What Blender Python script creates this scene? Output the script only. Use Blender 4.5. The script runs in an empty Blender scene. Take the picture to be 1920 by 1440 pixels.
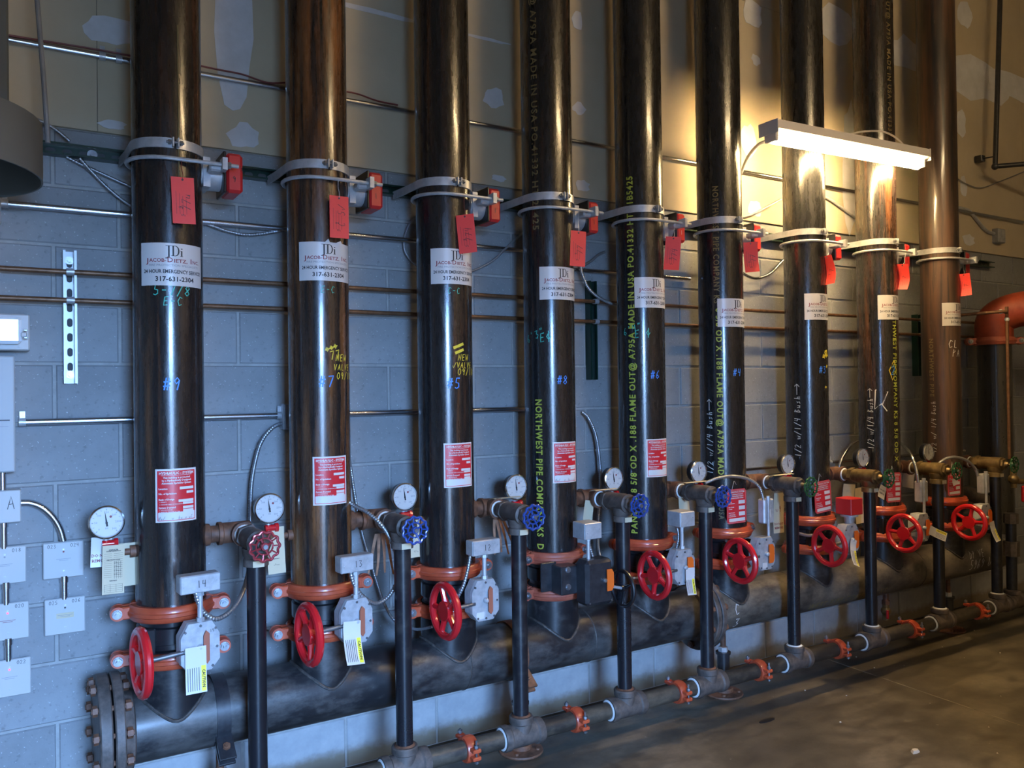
import bpy, bmesh, math, random
from math import sin, cos, pi, radians, sqrt, atan2
from mathutils import Vector, Matrix
random.seed(7)
S = bpy.context.scene
COL = S.collection

# ---------------------------------------------------------------- camera, world, light, exposure
CAM_YAW, CAM_PITCH, CAM_ROLL = 0.54484, 0.00799, -0.01323
def make_camera():
    f = Vector((sin(CAM_YAW)*cos(CAM_PITCH), cos(CAM_YAW)*cos(CAM_PITCH), sin(CAM_PITCH)))
    r = Vector((cos(CAM_YAW), -sin(CAM_YAW), 0))
    u = r.cross(f)
    r2 = r*cos(CAM_ROLL)+u*sin(CAM_ROLL)
    u2 = -r*sin(CAM_ROLL)+u*cos(CAM_ROLL)
    M = Matrix((( r2.x, u2.x, -f.x, -0.108), (r2.y, u2.y, -f.y, -3.188), (r2.z, u2.z, -f.z, 1.514), (0, 0, 0, 1)))
    cd = bpy.data.cameras.new('camera'); cd.sensor_width = 36; cd.lens = 1530/1920*36
    cd.clip_start = .05; cd.clip_end = 60
    c = bpy.data.objects.new('camera', cd); COL.objects.link(c); c.matrix_world = M
    S.camera = c
make_camera()
S.view_settings.view_transform = 'Standard'; S.view_settings.look = 'None'
S.view_settings.gamma = 1; S.view_settings.use_curve_mapping = False
S.view_settings.exposure = 0.0
W = bpy.data.worlds.new('world'); S.world = W; W.use_nodes = True
W.node_tree.nodes['Background'].inputs[0].default_value = (.35, .55, 1, 1)
W.node_tree.nodes['Background'].inputs[1].default_value = .6
def area(name, loc, rot, sx, sy, col, power):
    l = bpy.data.lights.new(name, 'AREA'); l.shape = 'RECTANGLE'; l.size = sx; l.size_y = sy
    l.color = col; l.energy = power
    o = bpy.data.objects.new(name, l); COL.objects.link(o); o.location = loc; o.rotation_euler = rot
    return o
# daylight outside the open doorway behind the photographer: sky above, lit ground below
SKY_P, GROUND_P = 9800, 420
area('daylight_sky', (0.2, -7.4, 3.3), (radians(90), 0, 0), 5.0, 2.75, (.25, .50, 1.0), SKY_P)
area('daylight_ground', (0.2, -7.4, 0.95), (radians(90), 0, 0), 5.0, 1.9, (.45, .66, 1.0), GROUND_P)
TUBE_STRENGTH = 300
TUBE2_STRENGTH = 220

# ---------------------------------------------------------------- materials
def nt(name):
    m = bpy.data.materials.new(name); m.use_nodes = True
    t = m.node_tree; b = t.nodes['Principled BSDF']
    return m, t, b
def N(t, typ, **kw):
    n = t.nodes.new(typ)
    for k, v in kw.items(): setattr(n, k, v)
    return n
def plain(name, col, rough=.5, metal=0, coat=0, spec=.5, emit=None, es=0):
    m, t, b = nt(name)
    b.inputs['Base Color'].default_value = (*col, 1); b.inputs['Roughness'].default_value = rough
    b.inputs['Metallic'].default_value = metal; b.inputs['Coat Weight'].default_value = coat
    b.inputs['Coat Roughness'].default_value = .15
    b.inputs['Specular IOR Level'].default_value = spec
    if emit: b.inputs['Emission Color'].default_value = (*emit, 1); b.inputs['Emission Strength'].default_value = es
    return m
def noise(t, scale, detail=4, rough=.6, mapping=None, seed=0.0, obj=True):
    tc = N(t, 'ShaderNodeTexCoord'); mp = N(t, 'ShaderNodeMapping')
    t.links.new(tc.outputs['Object'], mp.inputs[0])
    mp.inputs['Scale'].default_value = mapping or (1, 1, 1)
    mp.inputs['Location'].default_value = (seed, seed*1.7, seed*.6)
    n = N(t, 'ShaderNodeTexNoise'); n.inputs['Scale'].default_value = scale
    n.inputs['Detail'].default_value = detail; n.inputs['Roughness'].default_value = rough
    t.links.new(mp.outputs[0], n.inputs['Vector'])
    return n.outputs['Fac']
def ramp(t, fac, stops):
    r = N(t, 'ShaderNodeValToRGB'); e = r.color_ramp.elements
    while len(e) < len(stops): e.new(.5)
    for i, (p, c) in enumerate(stops):
        e[i].position = p; e[i].color = (*c, 1) if len(c) == 3 else c
    t.links.new(fac, r.inputs[0]); return r.outputs['Color']
def mix(t, fac, a, b, mode='MIX'):
    m = N(t, 'ShaderNodeMix', data_type='RGBA', blend_type=mode)
    for sock, v in ((m.inputs[0], fac), (m.inputs[6], a), (m.inputs[7], b)):
        if hasattr(v, 'links'): t.links.new(v, sock)
        elif isinstance(v, tuple): sock.default_value = (*v, 1)
        else: sock.default_value = v
    return m.outputs[2]
def gray(v): return (v, v, v)
def bump(t, b, fac, strength=.3, dist=.002):
    n = N(t, 'ShaderNodeBump'); n.inputs['Strength'].default_value = strength; n.inputs['Distance'].default_value = dist
    t.links.new(fac, n.inputs['Height']); t.links.new(n.outputs[0], b.inputs['Normal'])

def steel_pipe(name, rust=.5, seed=0., base=(.020, .019, .019), rustc=(.10, .040, .014), vert='z', rough=(.22, .5), scuff=.5):
    """black lacquered mill pipe with rust streaks along its length"""
    m, t, b = nt(name)
    mp = {'z': (26, 26, 1.0), 'x': (1.6, 14, 14)}[vert]
    st = noise(t, 1.6, 6, .65, mp, seed)
    bl = noise(t, 3.0, 5, .6, {'z': (4.5, 4.5, .35), 'x': (.8, 2.2, 2.2)}[vert], seed+5)
    fn = noise(t, 9, 6, .7, {'z': (9, 9, 1.4), 'x': (2.5, 9, 9)}[vert], seed+9)
    lo = .72-.42*rust
    f1 = ramp(t, st, [(lo-.04, gray(0)), (lo+.12, gray(1))])
    f2 = ramp(t, bl, [(.62-.3*rust, gray(.12)), (.80-.25*rust, gray(1))])
    fac = mix(t, 1.0, f1, f2, 'MULTIPLY')
    col = mix(t, fac, base, rustc)
    sc = ramp(t, fn, [(.62, gray(0)), (.80, gray(scuff))])
    col = mix(t, sc, col, (.15, .125, .10))
    t.links.new(col, b.inputs['Base Color'])
    rr = ramp(t, fn, [(.3, gray(rough[0])), (.75, gray(rough[1]))])
    t.links.new(rr, b.inputs['Roughness'])
    b.inputs['Specular IOR Level'].default_value = .5
    b.inputs['Coat Weight'].default_value = .5; b.inputs['Coat Roughness'].default_value = .13
    bump(t, b, fn, .18, .001)
    return m
def scuffed(name, dark, light, seed, lo, hi, rough):
    """dark painted pipe with broad dusty scuffs and small scratches"""
    m, t, b = nt(name)
    a = noise(t, 5, 8, .72, (1, 1.6, 1.6), seed); c = noise(t, 30, 5, .7, (.5, 1, 1), seed+3); d = noise(t, 1.6, 3, .5, None, seed+7)
    f = mix(t, .5, a, d); f = mix(t, .28, f, c)
    col = mix(t, ramp(t, f, [(lo-.10, gray(0)), (hi-.06, gray(1))]), dark, light)
    col = mix(t, ramp(t, c, [(.70, gray(0)), (.78, gray(.7))]), col, (.22, .20, .18))
    t.links.new(col, b.inputs['Base Color'])
    t.links.new(ramp(t, f, [(.35, gray(rough[0])), (.7, gray(rough[1]))]), b.inputs['Roughness'])
    b.inputs['Coat Weight'].default_value = .25; b.inputs['Coat Roughness'].default_value = .25
    bump(t, b, c, .15, .001)
    return m
def speckle(name, c1, c2, scale, rough=.6, metal=0, mapping=None, bs=.2, coat=0, lo=.35, hi=.65, seed=0., bd=.002):
    m, t, b = nt(name)
    n = noise(t, scale, 6, .65, mapping, seed)
    t.links.new(ramp(t, n, [(lo, c1), (hi, c2)]), b.inputs['Base Color'])
    b.inputs['Roughness'].default_value = rough; b.inputs['Metallic'].default_value = metal
    b.inputs['Coat Weight'].default_value = coat; b.inputs['Coat Roughness'].default_value = .12
    if bs: bump(t, b, n, bs, bd)
    return m
def block_mat():
    m, t, b = nt('painted_block')
    a = noise(t, 3.5, 5, .6); s = noise(t, 130, 2, .5); g = noise(t, 60, 3, .6)
    oi = N(t, 'ShaderNodeObjectInfo')
    base = ramp(t, a, [(.3, (.21, .215, .22)), (.7, (.29, .295, .30))])
    rnd = N(t, 'ShaderNodeMapRange'); rnd.inputs['To Min'].default_value = .90; rnd.inputs['To Max'].default_value = 1.08
    t.links.new(oi.outputs['Random'], rnd.inputs['Value'])
    cmb = N(t, 'ShaderNodeCombineColor')
    for i in range(3): t.links.new(rnd.outputs[0], cmb.inputs[i])
    base = mix(t, 1.0, base, cmb.outputs[0], 'MULTIPLY')
    col = mix(t, ramp(t, s, [(.68, gray(0)), (.76, gray(.8))]), base, (.62, .64, .66))
    col = mix(t, ramp(t, g, [(.25, gray(.5)), (.40, gray(0))]), col, (.12, .12, .125))
    t.links.new(col, b.inputs['Base Color']); b.inputs['Roughness'].default_value = .62
    b.inputs['Specular IOR Level'].default_value = .35
    bump(t, b, g, .5, .002)
    return m
def curb_mat():
    m, t, b = nt('pale_concrete_curb')
    n = noise(t, 7, 6, .65); tc = N(t, 'ShaderNodeTexCoord'); sx = N(t, 'ShaderNodeSeparateXYZ'); t.links.new(tc.outputs['Object'], sx.inputs[0])
    col = ramp(t, n, [(.32, (.29, .30, .31)), (.68, (.42, .42, .42))])
    ad = N(t, 'ShaderNodeMath', operation='ADD'); ad.inputs[1].default_value = 0
    ml = N(t, 'ShaderNodeMath', operation='MULTIPLY'); ml.inputs[1].default_value = .09
    t.links.new(n, ml.inputs[0]); t.links.new(ml.outputs[0], ad.inputs[1]); t.links.new(sx.outputs['Z'], ad.inputs[0])
    col = mix(t, ramp(t, ad.outputs[0], [(.0, gray(.75)), (.035, gray(0))]), col, (.20, .15, .08))
    t.links.new(col, b.inputs['Base Color']); b.inputs['Roughness'].default_value = .8
    return m
def floor_mat():
    m, t, b = nt('stained_concrete')
    a = noise(t, 1.3, 9, .68); c = noise(t, 5, 8, .7, (1, 2.4, 1), 3.); d = noise(t, 40, 3, .6)
    col = ramp(t, a, [(.36, (.038, .031, .022)), (.5, (.085, .070, .050)), (.64, (.165, .138, .10))])
    col = mix(t, ramp(t, c, [(.35, gray(.75)), (.55, gray(0))]), col, (.042, .034, .025))
    col = mix(t, ramp(t, d, [(.70, gray(0)), (.78, gray(.6))]), col, (.42, .38, .32))
    t.links.new(col, b.inputs['Base Color'])
    t.links.new(ramp(t, c, [(.3, gray(.38)), (.7, gray(.62))]), b.inputs['Roughness'])
    bump(t, b, d, .15, .002)
    return m
M = {}
M['block'] = block_mat()
M['mortar'] = speckle('mortar_joint', (.285, .285, .275), (.37, .365, .35), 22, .75)
M['curb'] = curb_mat()
M['drywall'] = speckle('drywall_paper', (.47, .395, .275), (.54, .455, .32), 2.2, .8, bs=.05)
M['plaster'] = speckle('joint_compound', (.56, .56, .57), (.66, .66, .68), 9, .75, bs=.1)
M['trimgray'] = speckle('gray_primed_steel', (.16, .16, .165), (.24, .235, .23), 9, .6)
M['floor'] = floor_mat()
M['ceiling'] = plain('ceiling_paint', (.55, .51, .43), .9)
M['roomwall'] = plain('room_wall_paint', (.45, .41, .34), .85)
M['black'] = plain('black_enamel', (.010, .010, .012), .32, coat=.4)
M['blacksatin'] = speckle('black_satin_paint', (.012, .013, .016), (.03, .03, .034), 30, .38, coat=.3, bs=.1)
M['iron'] = speckle('dirty_cast_iron', (.045, .038, .034), (.13, .10, .085), 22, .55, bs=.5, seed=2)
M['rustiron'] = speckle('rusty_iron', (.07, .030, .016), (.20, .085, .045), 26, .6, bs=.5, seed=4)
M['goldbrown'] = speckle('golden_brown_metal', (.13, .085, .035), (.26, .18, .08), 24, .42, .6, bs=.4, seed=6)
M['orange'] = speckle('orange_red_coating', (.36, .045, .018), (.50, .085, .032), 14, .38, bs=.25, coat=.3, seed=1)
M['orangedark'] = speckle('shaded_orange_casting', (.22, .030, .012), (.32, .055, .022), 12, .5)  # elbow orange, darkened in the colour itself for the dim right edge
M['orangedirty'] = speckle('dusty_red_coating', (.30, .06, .035), (.42, .11, .06), 16, .5, bs=.25, seed=3)
M['red'] = plain('glossy_red_paint', (.55, .012, .018), .25, coat=.6)
M['redcover'] = plain('red_cover', (.50, .02, .022), .38, coat=.2)
M['redtag'] = plain('red_tag_card', (.78, .055, .045), .6)
M['zinc'] = speckle('zinc_plated_steel', (.20, .21, .23), (.34, .35, .37), 30, .36, .85, bs=.1)
M['galv'] = speckle('galvanized_steel', (.38, .39, .41), (.54, .55, .57), 24, .36, .4, bs=.08)
M['alu'] = speckle('cast_aluminium', (.38, .39, .41), (.52, .53, .55), 30, .40, .35, bs=.2)
M['emt'] = plain('steel_conduit', (.60, .62, .66), .27, 1.)
M['flex'] = plain('flexible_steel', (.38, .39, .41), .34, .8)
M['copper'] = speckle('dull_brown_pipe', (.10, .048, .022), (.20, .10, .05), 30, .42, .35, bs=.05)
M['strut'] = plain('green_strut', (.006, .030, .020), .35, .3, coat=.3)
M['strutdark'] = plain('strut_slot', (.075, .08, .085), .8)
M['brightzinc'] = plain('bright_zinc_strut', (.38, .39, .40), .38, .35)
M['white'] = plain('white_plastic', (.47, .46, .45), .45)
M['lamp_white'] = plain('lamp_enamel', (.62, .58, .56), .4)
M['lens'] = plain('clear_lens', (.85, .9, .95), .12, coat=1.)
M['paper'] = plain('cream_card', (.56, .48, .33), .7)
M['bluewhite'] = plain('sticker_white', (.58, .56, .55), .33, coat=.15)
M['placred'] = plain('placard_red', (.58, .02, .03), .35, coat=.15)
M['bluew'] = plain('blue_handwheel_paint', (.012, .050, .24), .28, coat=.6)
M['greenw'] = plain('green_handwheel_paint', (.030, .12, .045), .25, .3, coat=.6)
M['redw'] = plain('worn_red_handwheel', (.33, .035, .045), .28, .4, coat=.5)
M['ind_orange'] = plain('orange_indicator', (.72, .13, .015), .45)
M['ind_brown'] = plain('faded_brown_indicator', (.34, .10, .055), .5)
M['gface'] = plain('gauge_face', (.50, .50, .49), .3)
M['chrome'] = plain('polished_bezel', (.7, .71, .73), .18, 1.)
M['teflon'] = plain('white_thread_tape', (.70, .72, .72), .6)
M['duct'] = plain('olive_sheet_metal', (.115, .115, .10), .55, .2)
M['cabred'] = plain('red_cable', (.16, .025, .022), .5)
M['hemp'] = speckle('torn_brown_tape', (.16, .075, .04), (.34, .18, .11), 30, .8)
M['panel'] = plain('gray_cabinet', (.38, .38, .38), .45)
M['led'] = plain('red_led', (.9, .1, .15), .4, emit=(1, .08, .15), es=2.)
M['yellow'] = plain('yellow_print', (.80, .70, .04), .5)
M['ink'] = plain('black_ink', (.015, .015, .02), .5)
M['inkred'] = plain('maroon_ink', (.22, .035, .045), .5)
M['inkgray'] = plain('gray_ink', (.26, .27, .30), .5)
M['whiteink'] = plain('white_print', (.60, .59, .58), .5)
M['stencil'] = plain('yellow_green_stencil', (.36, .40, .05), .55)
M['stencilf'] = plain('faded_stencil', (.17, .13, .055), .6)
M['teal'] = plain('teal_marker', (.05, .42, .33), .5)
M['blue'] = plain('blue_marker', (.06, .26, .80), .45)
M['chalk'] = plain('white_chalk', (.62, .62, .60), .8)
M['yelmark'] = plain('yellow_marker', (.75, .58, .05), .5)
M['weld'] = speckle('weld_bead', (.035, .033, .032), (.10, .085, .075), 60, .5, .3)
M['jointline'] = speckle('worn_joint_filler', (.07, .06, .045), (.30, .26, .19), 7, .9)
M['stone'] = plain('pale_pebble', (.55, .50, .42), .9)

# ---------------------------------------------------------------- mesh builder
CACHE = {}
class MB:
    def __init__(s): s.v = []; s.f = []; s.mi = []; s.sm = []; s.cur = 0; s.mats = []
    def mat(s, key):
        if key not in s.mats: s.mats.append(key)
        s.cur = s.mats.index(key); return s
    def add(s, vs, fs, smooth=True):
        o = len(s.v); s.v += [tuple(v) for v in vs]
        for f in fs: s.f.append(tuple(i+o for i in f)); s.mi.append(s.cur); s.sm.append(smooth)
        return s
    def box(s, c, d, ch=0, rot=None):
        """box at centre c, size d, optional chamfer on all edges parallel to the longest faces"""
        x, y, z = d[0]/2, d[1]/2, d[2]/2
        if ch <= 0:
            vs = [(sx*x, sy*y, sz*z) for sx in (-1, 1) for sy in (-1, 1) for sz in (-1, 1)]
            fs = [(0, 1, 3, 2), (4, 6, 7, 5), (0, 4, 5, 1), (2, 3, 7, 6), (0, 2, 6, 4), (1, 5, 7, 3)]
        else:
            bm = bmesh.new(); bmesh.ops.create_cube(bm, size=1)
            for v in bm.verts: v.co = Vector((v.co.x*d[0], v.co.y*d[1], v.co.z*d[2]))
            bmesh.ops.bevel(bm, geom=list(bm.edges), offset=ch, segments=1, affect='EDGES', profile=.5)
            bm.verts.index_update(); vs = [v.co.copy() for v in bm.verts]; fs = [[v.index for v in f.verts] for f in bm.faces]; bm.free()
        if rot is not None: vs = [rot @ Vector(v) for v in vs]
        return s.add([(v[0]+c[0], v[1]+c[1], v[2]+c[2]) for v in vs], fs, False)
    def lathe(s, prof, axis='z', c=(0, 0, 0), n=24, a0=0, a1=360, caps=True):
        """profile (radius, along-axis) revolved"""
        full = abs(a1-a0-360) < 1e-6; k = n if full else n+1
        vs = []; fs = []
        for i in range(k):
            a = radians(a0+(a1-a0)*i/n); ca, sa = cos(a), sin(a)
            for r, h in prof:
                p = {'z': (r*ca, r*sa, h), 'x': (h, r*ca, r*sa), 'y': (r*ca, h, r*sa)}[axis]
                vs.append((p[0]+c[0], p[1]+c[1], p[2]+c[2]))
        L = len(prof)
        for i in range(n):
            j = (i+1) % k
            for q in range(L-1): fs.append((i*L+q, j*L+q, j*L+q+1, i*L+q+1))
        if not full:
            fs.append(tuple(range(L))); fs.append(tuple(reversed([n*L+q for q in range(L)])))
        elif caps:
            if prof[0][0] > 1e-5: fs.append(tuple(i*L for i in range(k)))
            if prof[-1][0] > 1e-5: fs.append(tuple(reversed([i*L+L-1 for i in range(k)])))
        return s.add(vs, fs)
    def cyl(s, p0, p1, r0, r1=None, n=16, caps=True):
        r1 = r0 if r1 is None else r1
        p0, p1 = Vector(p0), Vector(p1); d = (p1-p0).normalized()
        a = d.orthogonal().normalized() if n > 8 or abs(d.z) < .9 else Vector((1, 0, 0)); b = d.cross(a)
        vs = []; fs = []
        for i in range(n):
            t = 2*pi*(i+.5)/n; o = a*cos(t)+b*sin(t)
            vs += [p0+o*r0, p1+o*r1]
        for i in range(n):
            j = (i+1) % n; fs.append((2*i, 2*j, 2*j+1, 2*i+1))
        if caps: fs.append(tuple(reversed(range(0, 2*n, 2)))); fs.append(tuple(range(1, 2*n, 2)))
        return s.add(vs, fs)
    def tube(s, pts, r, n=10, rings=None, closed=False):
        """sweep; r may be a number or a list"""
        P = [Vector(p) for p in pts]; K = len(P); vs = []; fs = []; up = None
        for i, p in enumerate(P):
            if closed: d = P[(i+1) % K]-P[i-1]
            else: d = P[min(i+1, K-1)]-P[max(i-1, 0)]
            d.normalize()
            if up is None: up = d.orthogonal().normalized()
            up = (up-d*up.dot(d)).normalized(); b = d.cross(up)
            rr = r[i] if isinstance(r, (list, tuple)) else r
            for j in range(n):
                t = 2*pi*j/n; vs.append(p+(up*cos(t)+b*sin(t))*rr)
        for i in range(K if closed else K-1):
            i2 = (i+1) % K
            for j in range(n):
                k = (j+1) % n; fs.append((i*n+j, i*n+k, i2*n+k, i2*n+j))
        if not closed: fs.append(tuple(reversed(range(n)))); fs.append(tuple(range((K-1)*n, K*n)))
        return s.add(vs, fs)
    def prism(s, poly, h0, h1, plane='xz', c=(0, 0, 0), inset=0):
        """2D polygon (CCW in its plane) extruded along the third axis from h0 to h1"""
        n = len(poly); vs = []
        cx = sum(p[0] for p in poly)/n; cy = sum(p[1] for p in poly)/n
        def m(u, v, h):
            p = {'xz': (u, h, v), 'xy': (u, v, h), 'yz': (h, u, v)}[plane]
            return (p[0]+c[0], p[1]+c[1], p[2]+c[2])
        for u, v in poly: vs.append(m(u, v, h0))
        for u, v in poly: vs.append(m(cx+(u-cx)*(1-inset), cy+(v-cy)*(1-inset), h1))
        fs = [tuple(range(n)), tuple(reversed(range(n, 2*n)))]
        for i in range(n): j = (i+1) % n; fs.append((i, n+i, n+j, j))
        return s.add(vs, fs, False)
    def hexnut(s, c, axis, r, h):
        a = {'x': Vector((1, 0, 0)), 'y': Vector((0, 1, 0)), 'z': Vector((0, 0, 1))}[axis]
        c = Vector(c); return s.cyl(c-a*h/2, c+a*h/2, r, r, 6)
    def ball(s, c, r, n=12, sq=1):
        prof = [(max(1e-6, r*sin(pi*i/8)), -r*sq*cos(pi*i/8)) for i in range(9)]
        return s.lathe(prof, 'z', c, n, caps=False)
    def build(s, name, mats=None, parent=None, loc=None, ang=35):
        keys = s.mats if s.mats else ([mats] if isinstance(mats, str) else list(mats))
        key = (name, tuple(keys), len(s.v), hash(tuple((round(a, 5), round(b, 5), round(c, 5)) for a, b, c in s.v)), hash(tuple(s.f)))
        me = CACHE.get(key)
        if me is None:
            me = bpy.data.meshes.new(name); me.from_pydata(s.v, [], s.f)
            for k in keys: me.materials.append(M[k])
            if len(keys) > 1: me.polygons.foreach_set('material_index', s.mi)
            bm = bmesh.new(); bm.from_mesh(me); bmesh.ops.recalc_face_normals(bm, faces=bm.faces); bm.to_mesh(me); bm.free()
            me.polygons.foreach_set('use_smooth', [True]*len(me.polygons))
            me.set_sharp_from_angle(angle=radians(ang)); me.update()
            CACHE[key] = me
        o = bpy.data.objects.new(name, me); COL.objects.link(o)
        if parent: o.parent = parent
        if loc: o.location = loc
        return o
def tag(o, label, cat, group=None):
    o['label'] = label; o['category'] = cat
    if group: o['group'] = group
    return o
def thing(name, label, cat, loc=(0, 0, 0), group=None, rotz=0):
    o = bpy.data.objects.new(name, None); COL.objects.link(o); o.location = loc; o.rotation_euler = (0, 0, rotz)
    o.empty_display_size = .05
    return tag(o, label, cat, group)
def struct(o): o['kind'] = 'structure'; return o
def smooth_path(pts, sub=10):
    P = [Vector(p) for p in pts]; out = []
    for i in range(len(P)-1):
        p0 = P[max(i-1, 0)]; p1 = P[i]; p2 = P[i+1]; p3 = P[min(i+2, len(P)-1)]
        for k in range(sub):
            t = k/sub
            out.append(.5*((2*p1)+(p2-p0)*t+(2*p0-5*p1+4*p2-p3)*t*t+(-p0+3*p1-3*p2+p3)*t**3))
    out.append(P[-1]); return out
def resample(P, step):
    out = [P[0]]; acc = 0
    for i in range(1, len(P)):
        a = P[i-1]; b = P[i]; L = (b-a).length
        while acc+L >= step:
            t = (step-acc)/L if L > 0 else 0
            a = a.lerp(b, t); out.append(a.copy()); L = (b-a).length; acc = 0
        acc += L
    return out
def flex(name, label, pts, r=.0075, mat='flex', cat='conduit', group=None, ribbed=True):
    P = resample(smooth_path(pts), .0032 if ribbed else .012)
    rr = [r*(1.0, 1.0, .70)[i % 3] for i in range(len(P))] if ribbed else r
    return tag(MB().tube(P, rr, 8).build(name, mat, ang=80), label, cat, group)

# ---------------------------------------------------------------- lettering
FCACHE = {}
def glyphs(text, size, spacing=1.0, bold=0, align='CENTER', res=2):
    key = (text, size, spacing, bold, align, res)
    if key not in FCACHE:
        c = bpy.data.curves.new('txt', 'FONT'); c.body = text; c.size = size; c.space_character = spacing
        c.align_x = align; c.align_y = 'CENTER'; c.resolution_u = res; c.offset = bold; c.fill_mode = 'FRONT'
        o = bpy.data.objects.new('txt', c); me = o.to_mesh()
        FCACHE[key] = ([(v.co.x, v.co.y) for v in me.vertices], [tuple(p.vertices) for p in me.polygons])
        o.to_mesh_clear(); bpy.data.objects.remove(o); bpy.data.curves.remove(c)
    return FCACHE[key]
STROKE = {
 '0': [[(.5, 1), (.15, .75), (.12, .3), (.45, 0), (.8, .25), (.82, .75), (.5, 1)]],
 '1': [[(.45, 1), (.5, 0)]],
 '2': [[(.1, .8), (.45, 1), (.8, .75), (.5, .4), (.1, 0), (.85, .05)]],
 '3': [[(.1, .95), (.75, .95), (.4, .58), (.8, .35), (.5, 0), (.1, .1)]],
 '4': [[(.2, 1), (.12, .5), (.8, .5)], [(.7, 1), (.65, 0)]],
 '5': [[(.8, 1), (.25, 1), (.2, .58), (.7, .5), (.75, .15), (.4, 0), (.1, .1)]],
 '6': [[(.65, 1), (.25, .6), (.15, .2), (.45, 0), (.75, .22), (.5, .45), (.18, .3)]],
 '7': [[(.1, .95), (.85, 1), (.4, 0)]],
 '8': [[(.5, .5), (.15, .75), (.5, 1), (.8, .75), (.5, .5), (.12, .22), (.5, 0), (.85, .22), (.5, .5)]],
 '9': [[(.75, .75), (.4, .5), (.15, .75), (.45, 1), (.75, .75), (.6, 0)]],
 '#': [[(.35, 1), (.25, 0)], [(.7, 1), (.6, 0)], [(.05, .65), (.95, .7)], [(.05, .3), (.9, .35)]],
 'A': [[(.1, 0), (.5, 1), (.85, 0)], [(.25, .38), (.75, .42)]],
 'B': [[(.2, 0), (.2, 1), (.7, .85), (.25, .55), (.8, .3), (.2, 0)]],
 'C': [[(.85, .85), (.4, 1), (.12, .5), (.4, 0), (.85, .15)]],
 'D': [[(.2, 0), (.2, 1), (.8, .6), (.7, .2), (.2, 0)]],
 'E': [[(.85, 1), (.2, .95), (.15, 0), (.8, .05)], [(.18, .5), (.7, .52)]],
 'K': [[(.2, 1), (.2, 0)], [(.8, 1), (.22, .5), (.8, 0)]],
 'L': [[(.2, 1), (.18, .05), (.75, 0)]],
 'N': [[(.1, 0), (.15, 1), (.75, 0), (.85, 1)]],
 'O': [[(.5, 1), (.12, .5), (.5, 0), (.88, .5), (.5, 1)]],
 'P': [[(.2, 0), (.2, 1), (.75, .8), (.22, .5)]],
 'U': [[(.1, 1), (.15, .15), (.5, 0), (.8, .2), (.85, 1)]],
 'V': [[(.1, 1), (.45, 0), (.85, 1)]],
 'W': [[(.05, 1), (.25, 0), (.5, .7), (.72, 0), (.95, 1)]],
 'Q': [[(.6, 1), (.12, .5), (.5, .1), (.88, .5)], [(.5, 1.15), (.5, -.15)]],
 'u': [[(.15, .5), (.2, .05), (.6, .05), (.7, .5), (.75, 0)]],
 's': [[(.7, .5), (.25, .45), (.65, .15), (.15, 0)]],
 'h': [[(.2, 1), (.2, 0)], [(.2, .35), (.6, .5), (.7, 0)]],
 'w': [[(.05, .5), (.25, 0), (.45, .4), (.65, 0), (.9, .5)]],
 'g': [[(.7, .5), (.2, .4), (.3, .05), (.7, .3), (.65, -.3), (.2, -.25)]],
 '/': [[(.1, -.1), (.85, 1.1)]], '-': [[(.15, .5), (.75, .5)]],
 "'": [[(.4, 1.1), (.35, .85)]], '"': [[(.3, 1.1), (.25, .85)], [(.6, 1.1), (.55, .85)]],
 'v': [[(.05, .4), (.3, 0), (.95, 1)]], '=': [[(.0, .4), (1.4, .75)], [(.3, .0), (1.5, .3)]],
 '>': [[(.0, .5), (3.0, .5)], [(2.3, .9), (3.0, .5), (2.3, .1)]],
 '~': [[(0, .4), (.2, .8), (.4, .2), (.6, .8), (.8, .3), (1, .6)]],
 '^': [[(0, 1.), (.9, .9), (.6, .3), (1., 0.)], [(0, 1.), (.1, .1), (.55, .35)]],
 '.': [[(.4, .05), (.5, 0)]],
}
def strokes(text, h, w=.62, th=.10, slant=0.0):
    """handwritten strokes as flat ribbons; returns verts, faces centred on the string"""
    vs = []; fs = []; x0 = 0; H = h; Wd = h*w
    for ch in text:
        for line in STROKE.get(ch, []):
            P = [Vector((x0+(p[0])*Wd+slant*p[1]*H, p[1]*H)) for p in line]
            Q = []
            for i in range(len(P)-1):
                k = max(1, int((P[i+1]-P[i]).length/(h*.35)))
                Q += [P[i].lerp(P[i+1], j/k) for j in range(k)]
            Q.append(P[-1])
            o = len(vs)
            for i, p in enumerate(Q):
                d = (Q[min(i+1, len(Q)-1)]-Q[max(i-1, 0)]).normalized(); nn = Vector((-d.y, d.x))*h*th*.5
                vs += [tuple(p+nn), tuple(p-nn)]
            for i in range(len(Q)-1): fs.append((o+2*i, o+2*i+1, o+2*i+3, o+2*i+2))
        x0 += Wd*1.22
    return [(a-x0/2, b-h/2) for a, b in vs], fs
def fit(g, L):
    """stretch lettering along its line to the length L"""
    xs = [a for a, b in g[0]]; lo, hi = min(xs), max(xs); k = L/(hi-lo); m = (lo+hi)/2
    return [((a-m)*k, b) for a, b in g[0]], g[1]
def cylmap(R, th, z, rot=0):
    """lay 2D lettering on a vertical cylinder; th in degrees from -Y towards +X"""
    t0 = radians(th); cr, sr = cos(radians(rot)), sin(radians(rot))
    def f(u, v):
        U = u*cr-v*sr; V = u*sr+v*cr; a = t0+U/R
        return (R*sin(a), -R*cos(a), z+V)
    return f
def facemap(c, ux=(1, 0, 0), uy=(0, 0, 1), rot=0):
    c = Vector(c); a = Vector(ux); b = Vector(uy); cr, sr = cos(radians(rot)), sin(radians(rot))
    def f(u, v): return tuple(c+a*(u*cr-v*sr)+b*(u*sr+v*cr))
    return f
def lay(mb, g, f): mb.add([f(u, v) for u, v in g[0]], g[1], False); return mb
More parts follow.
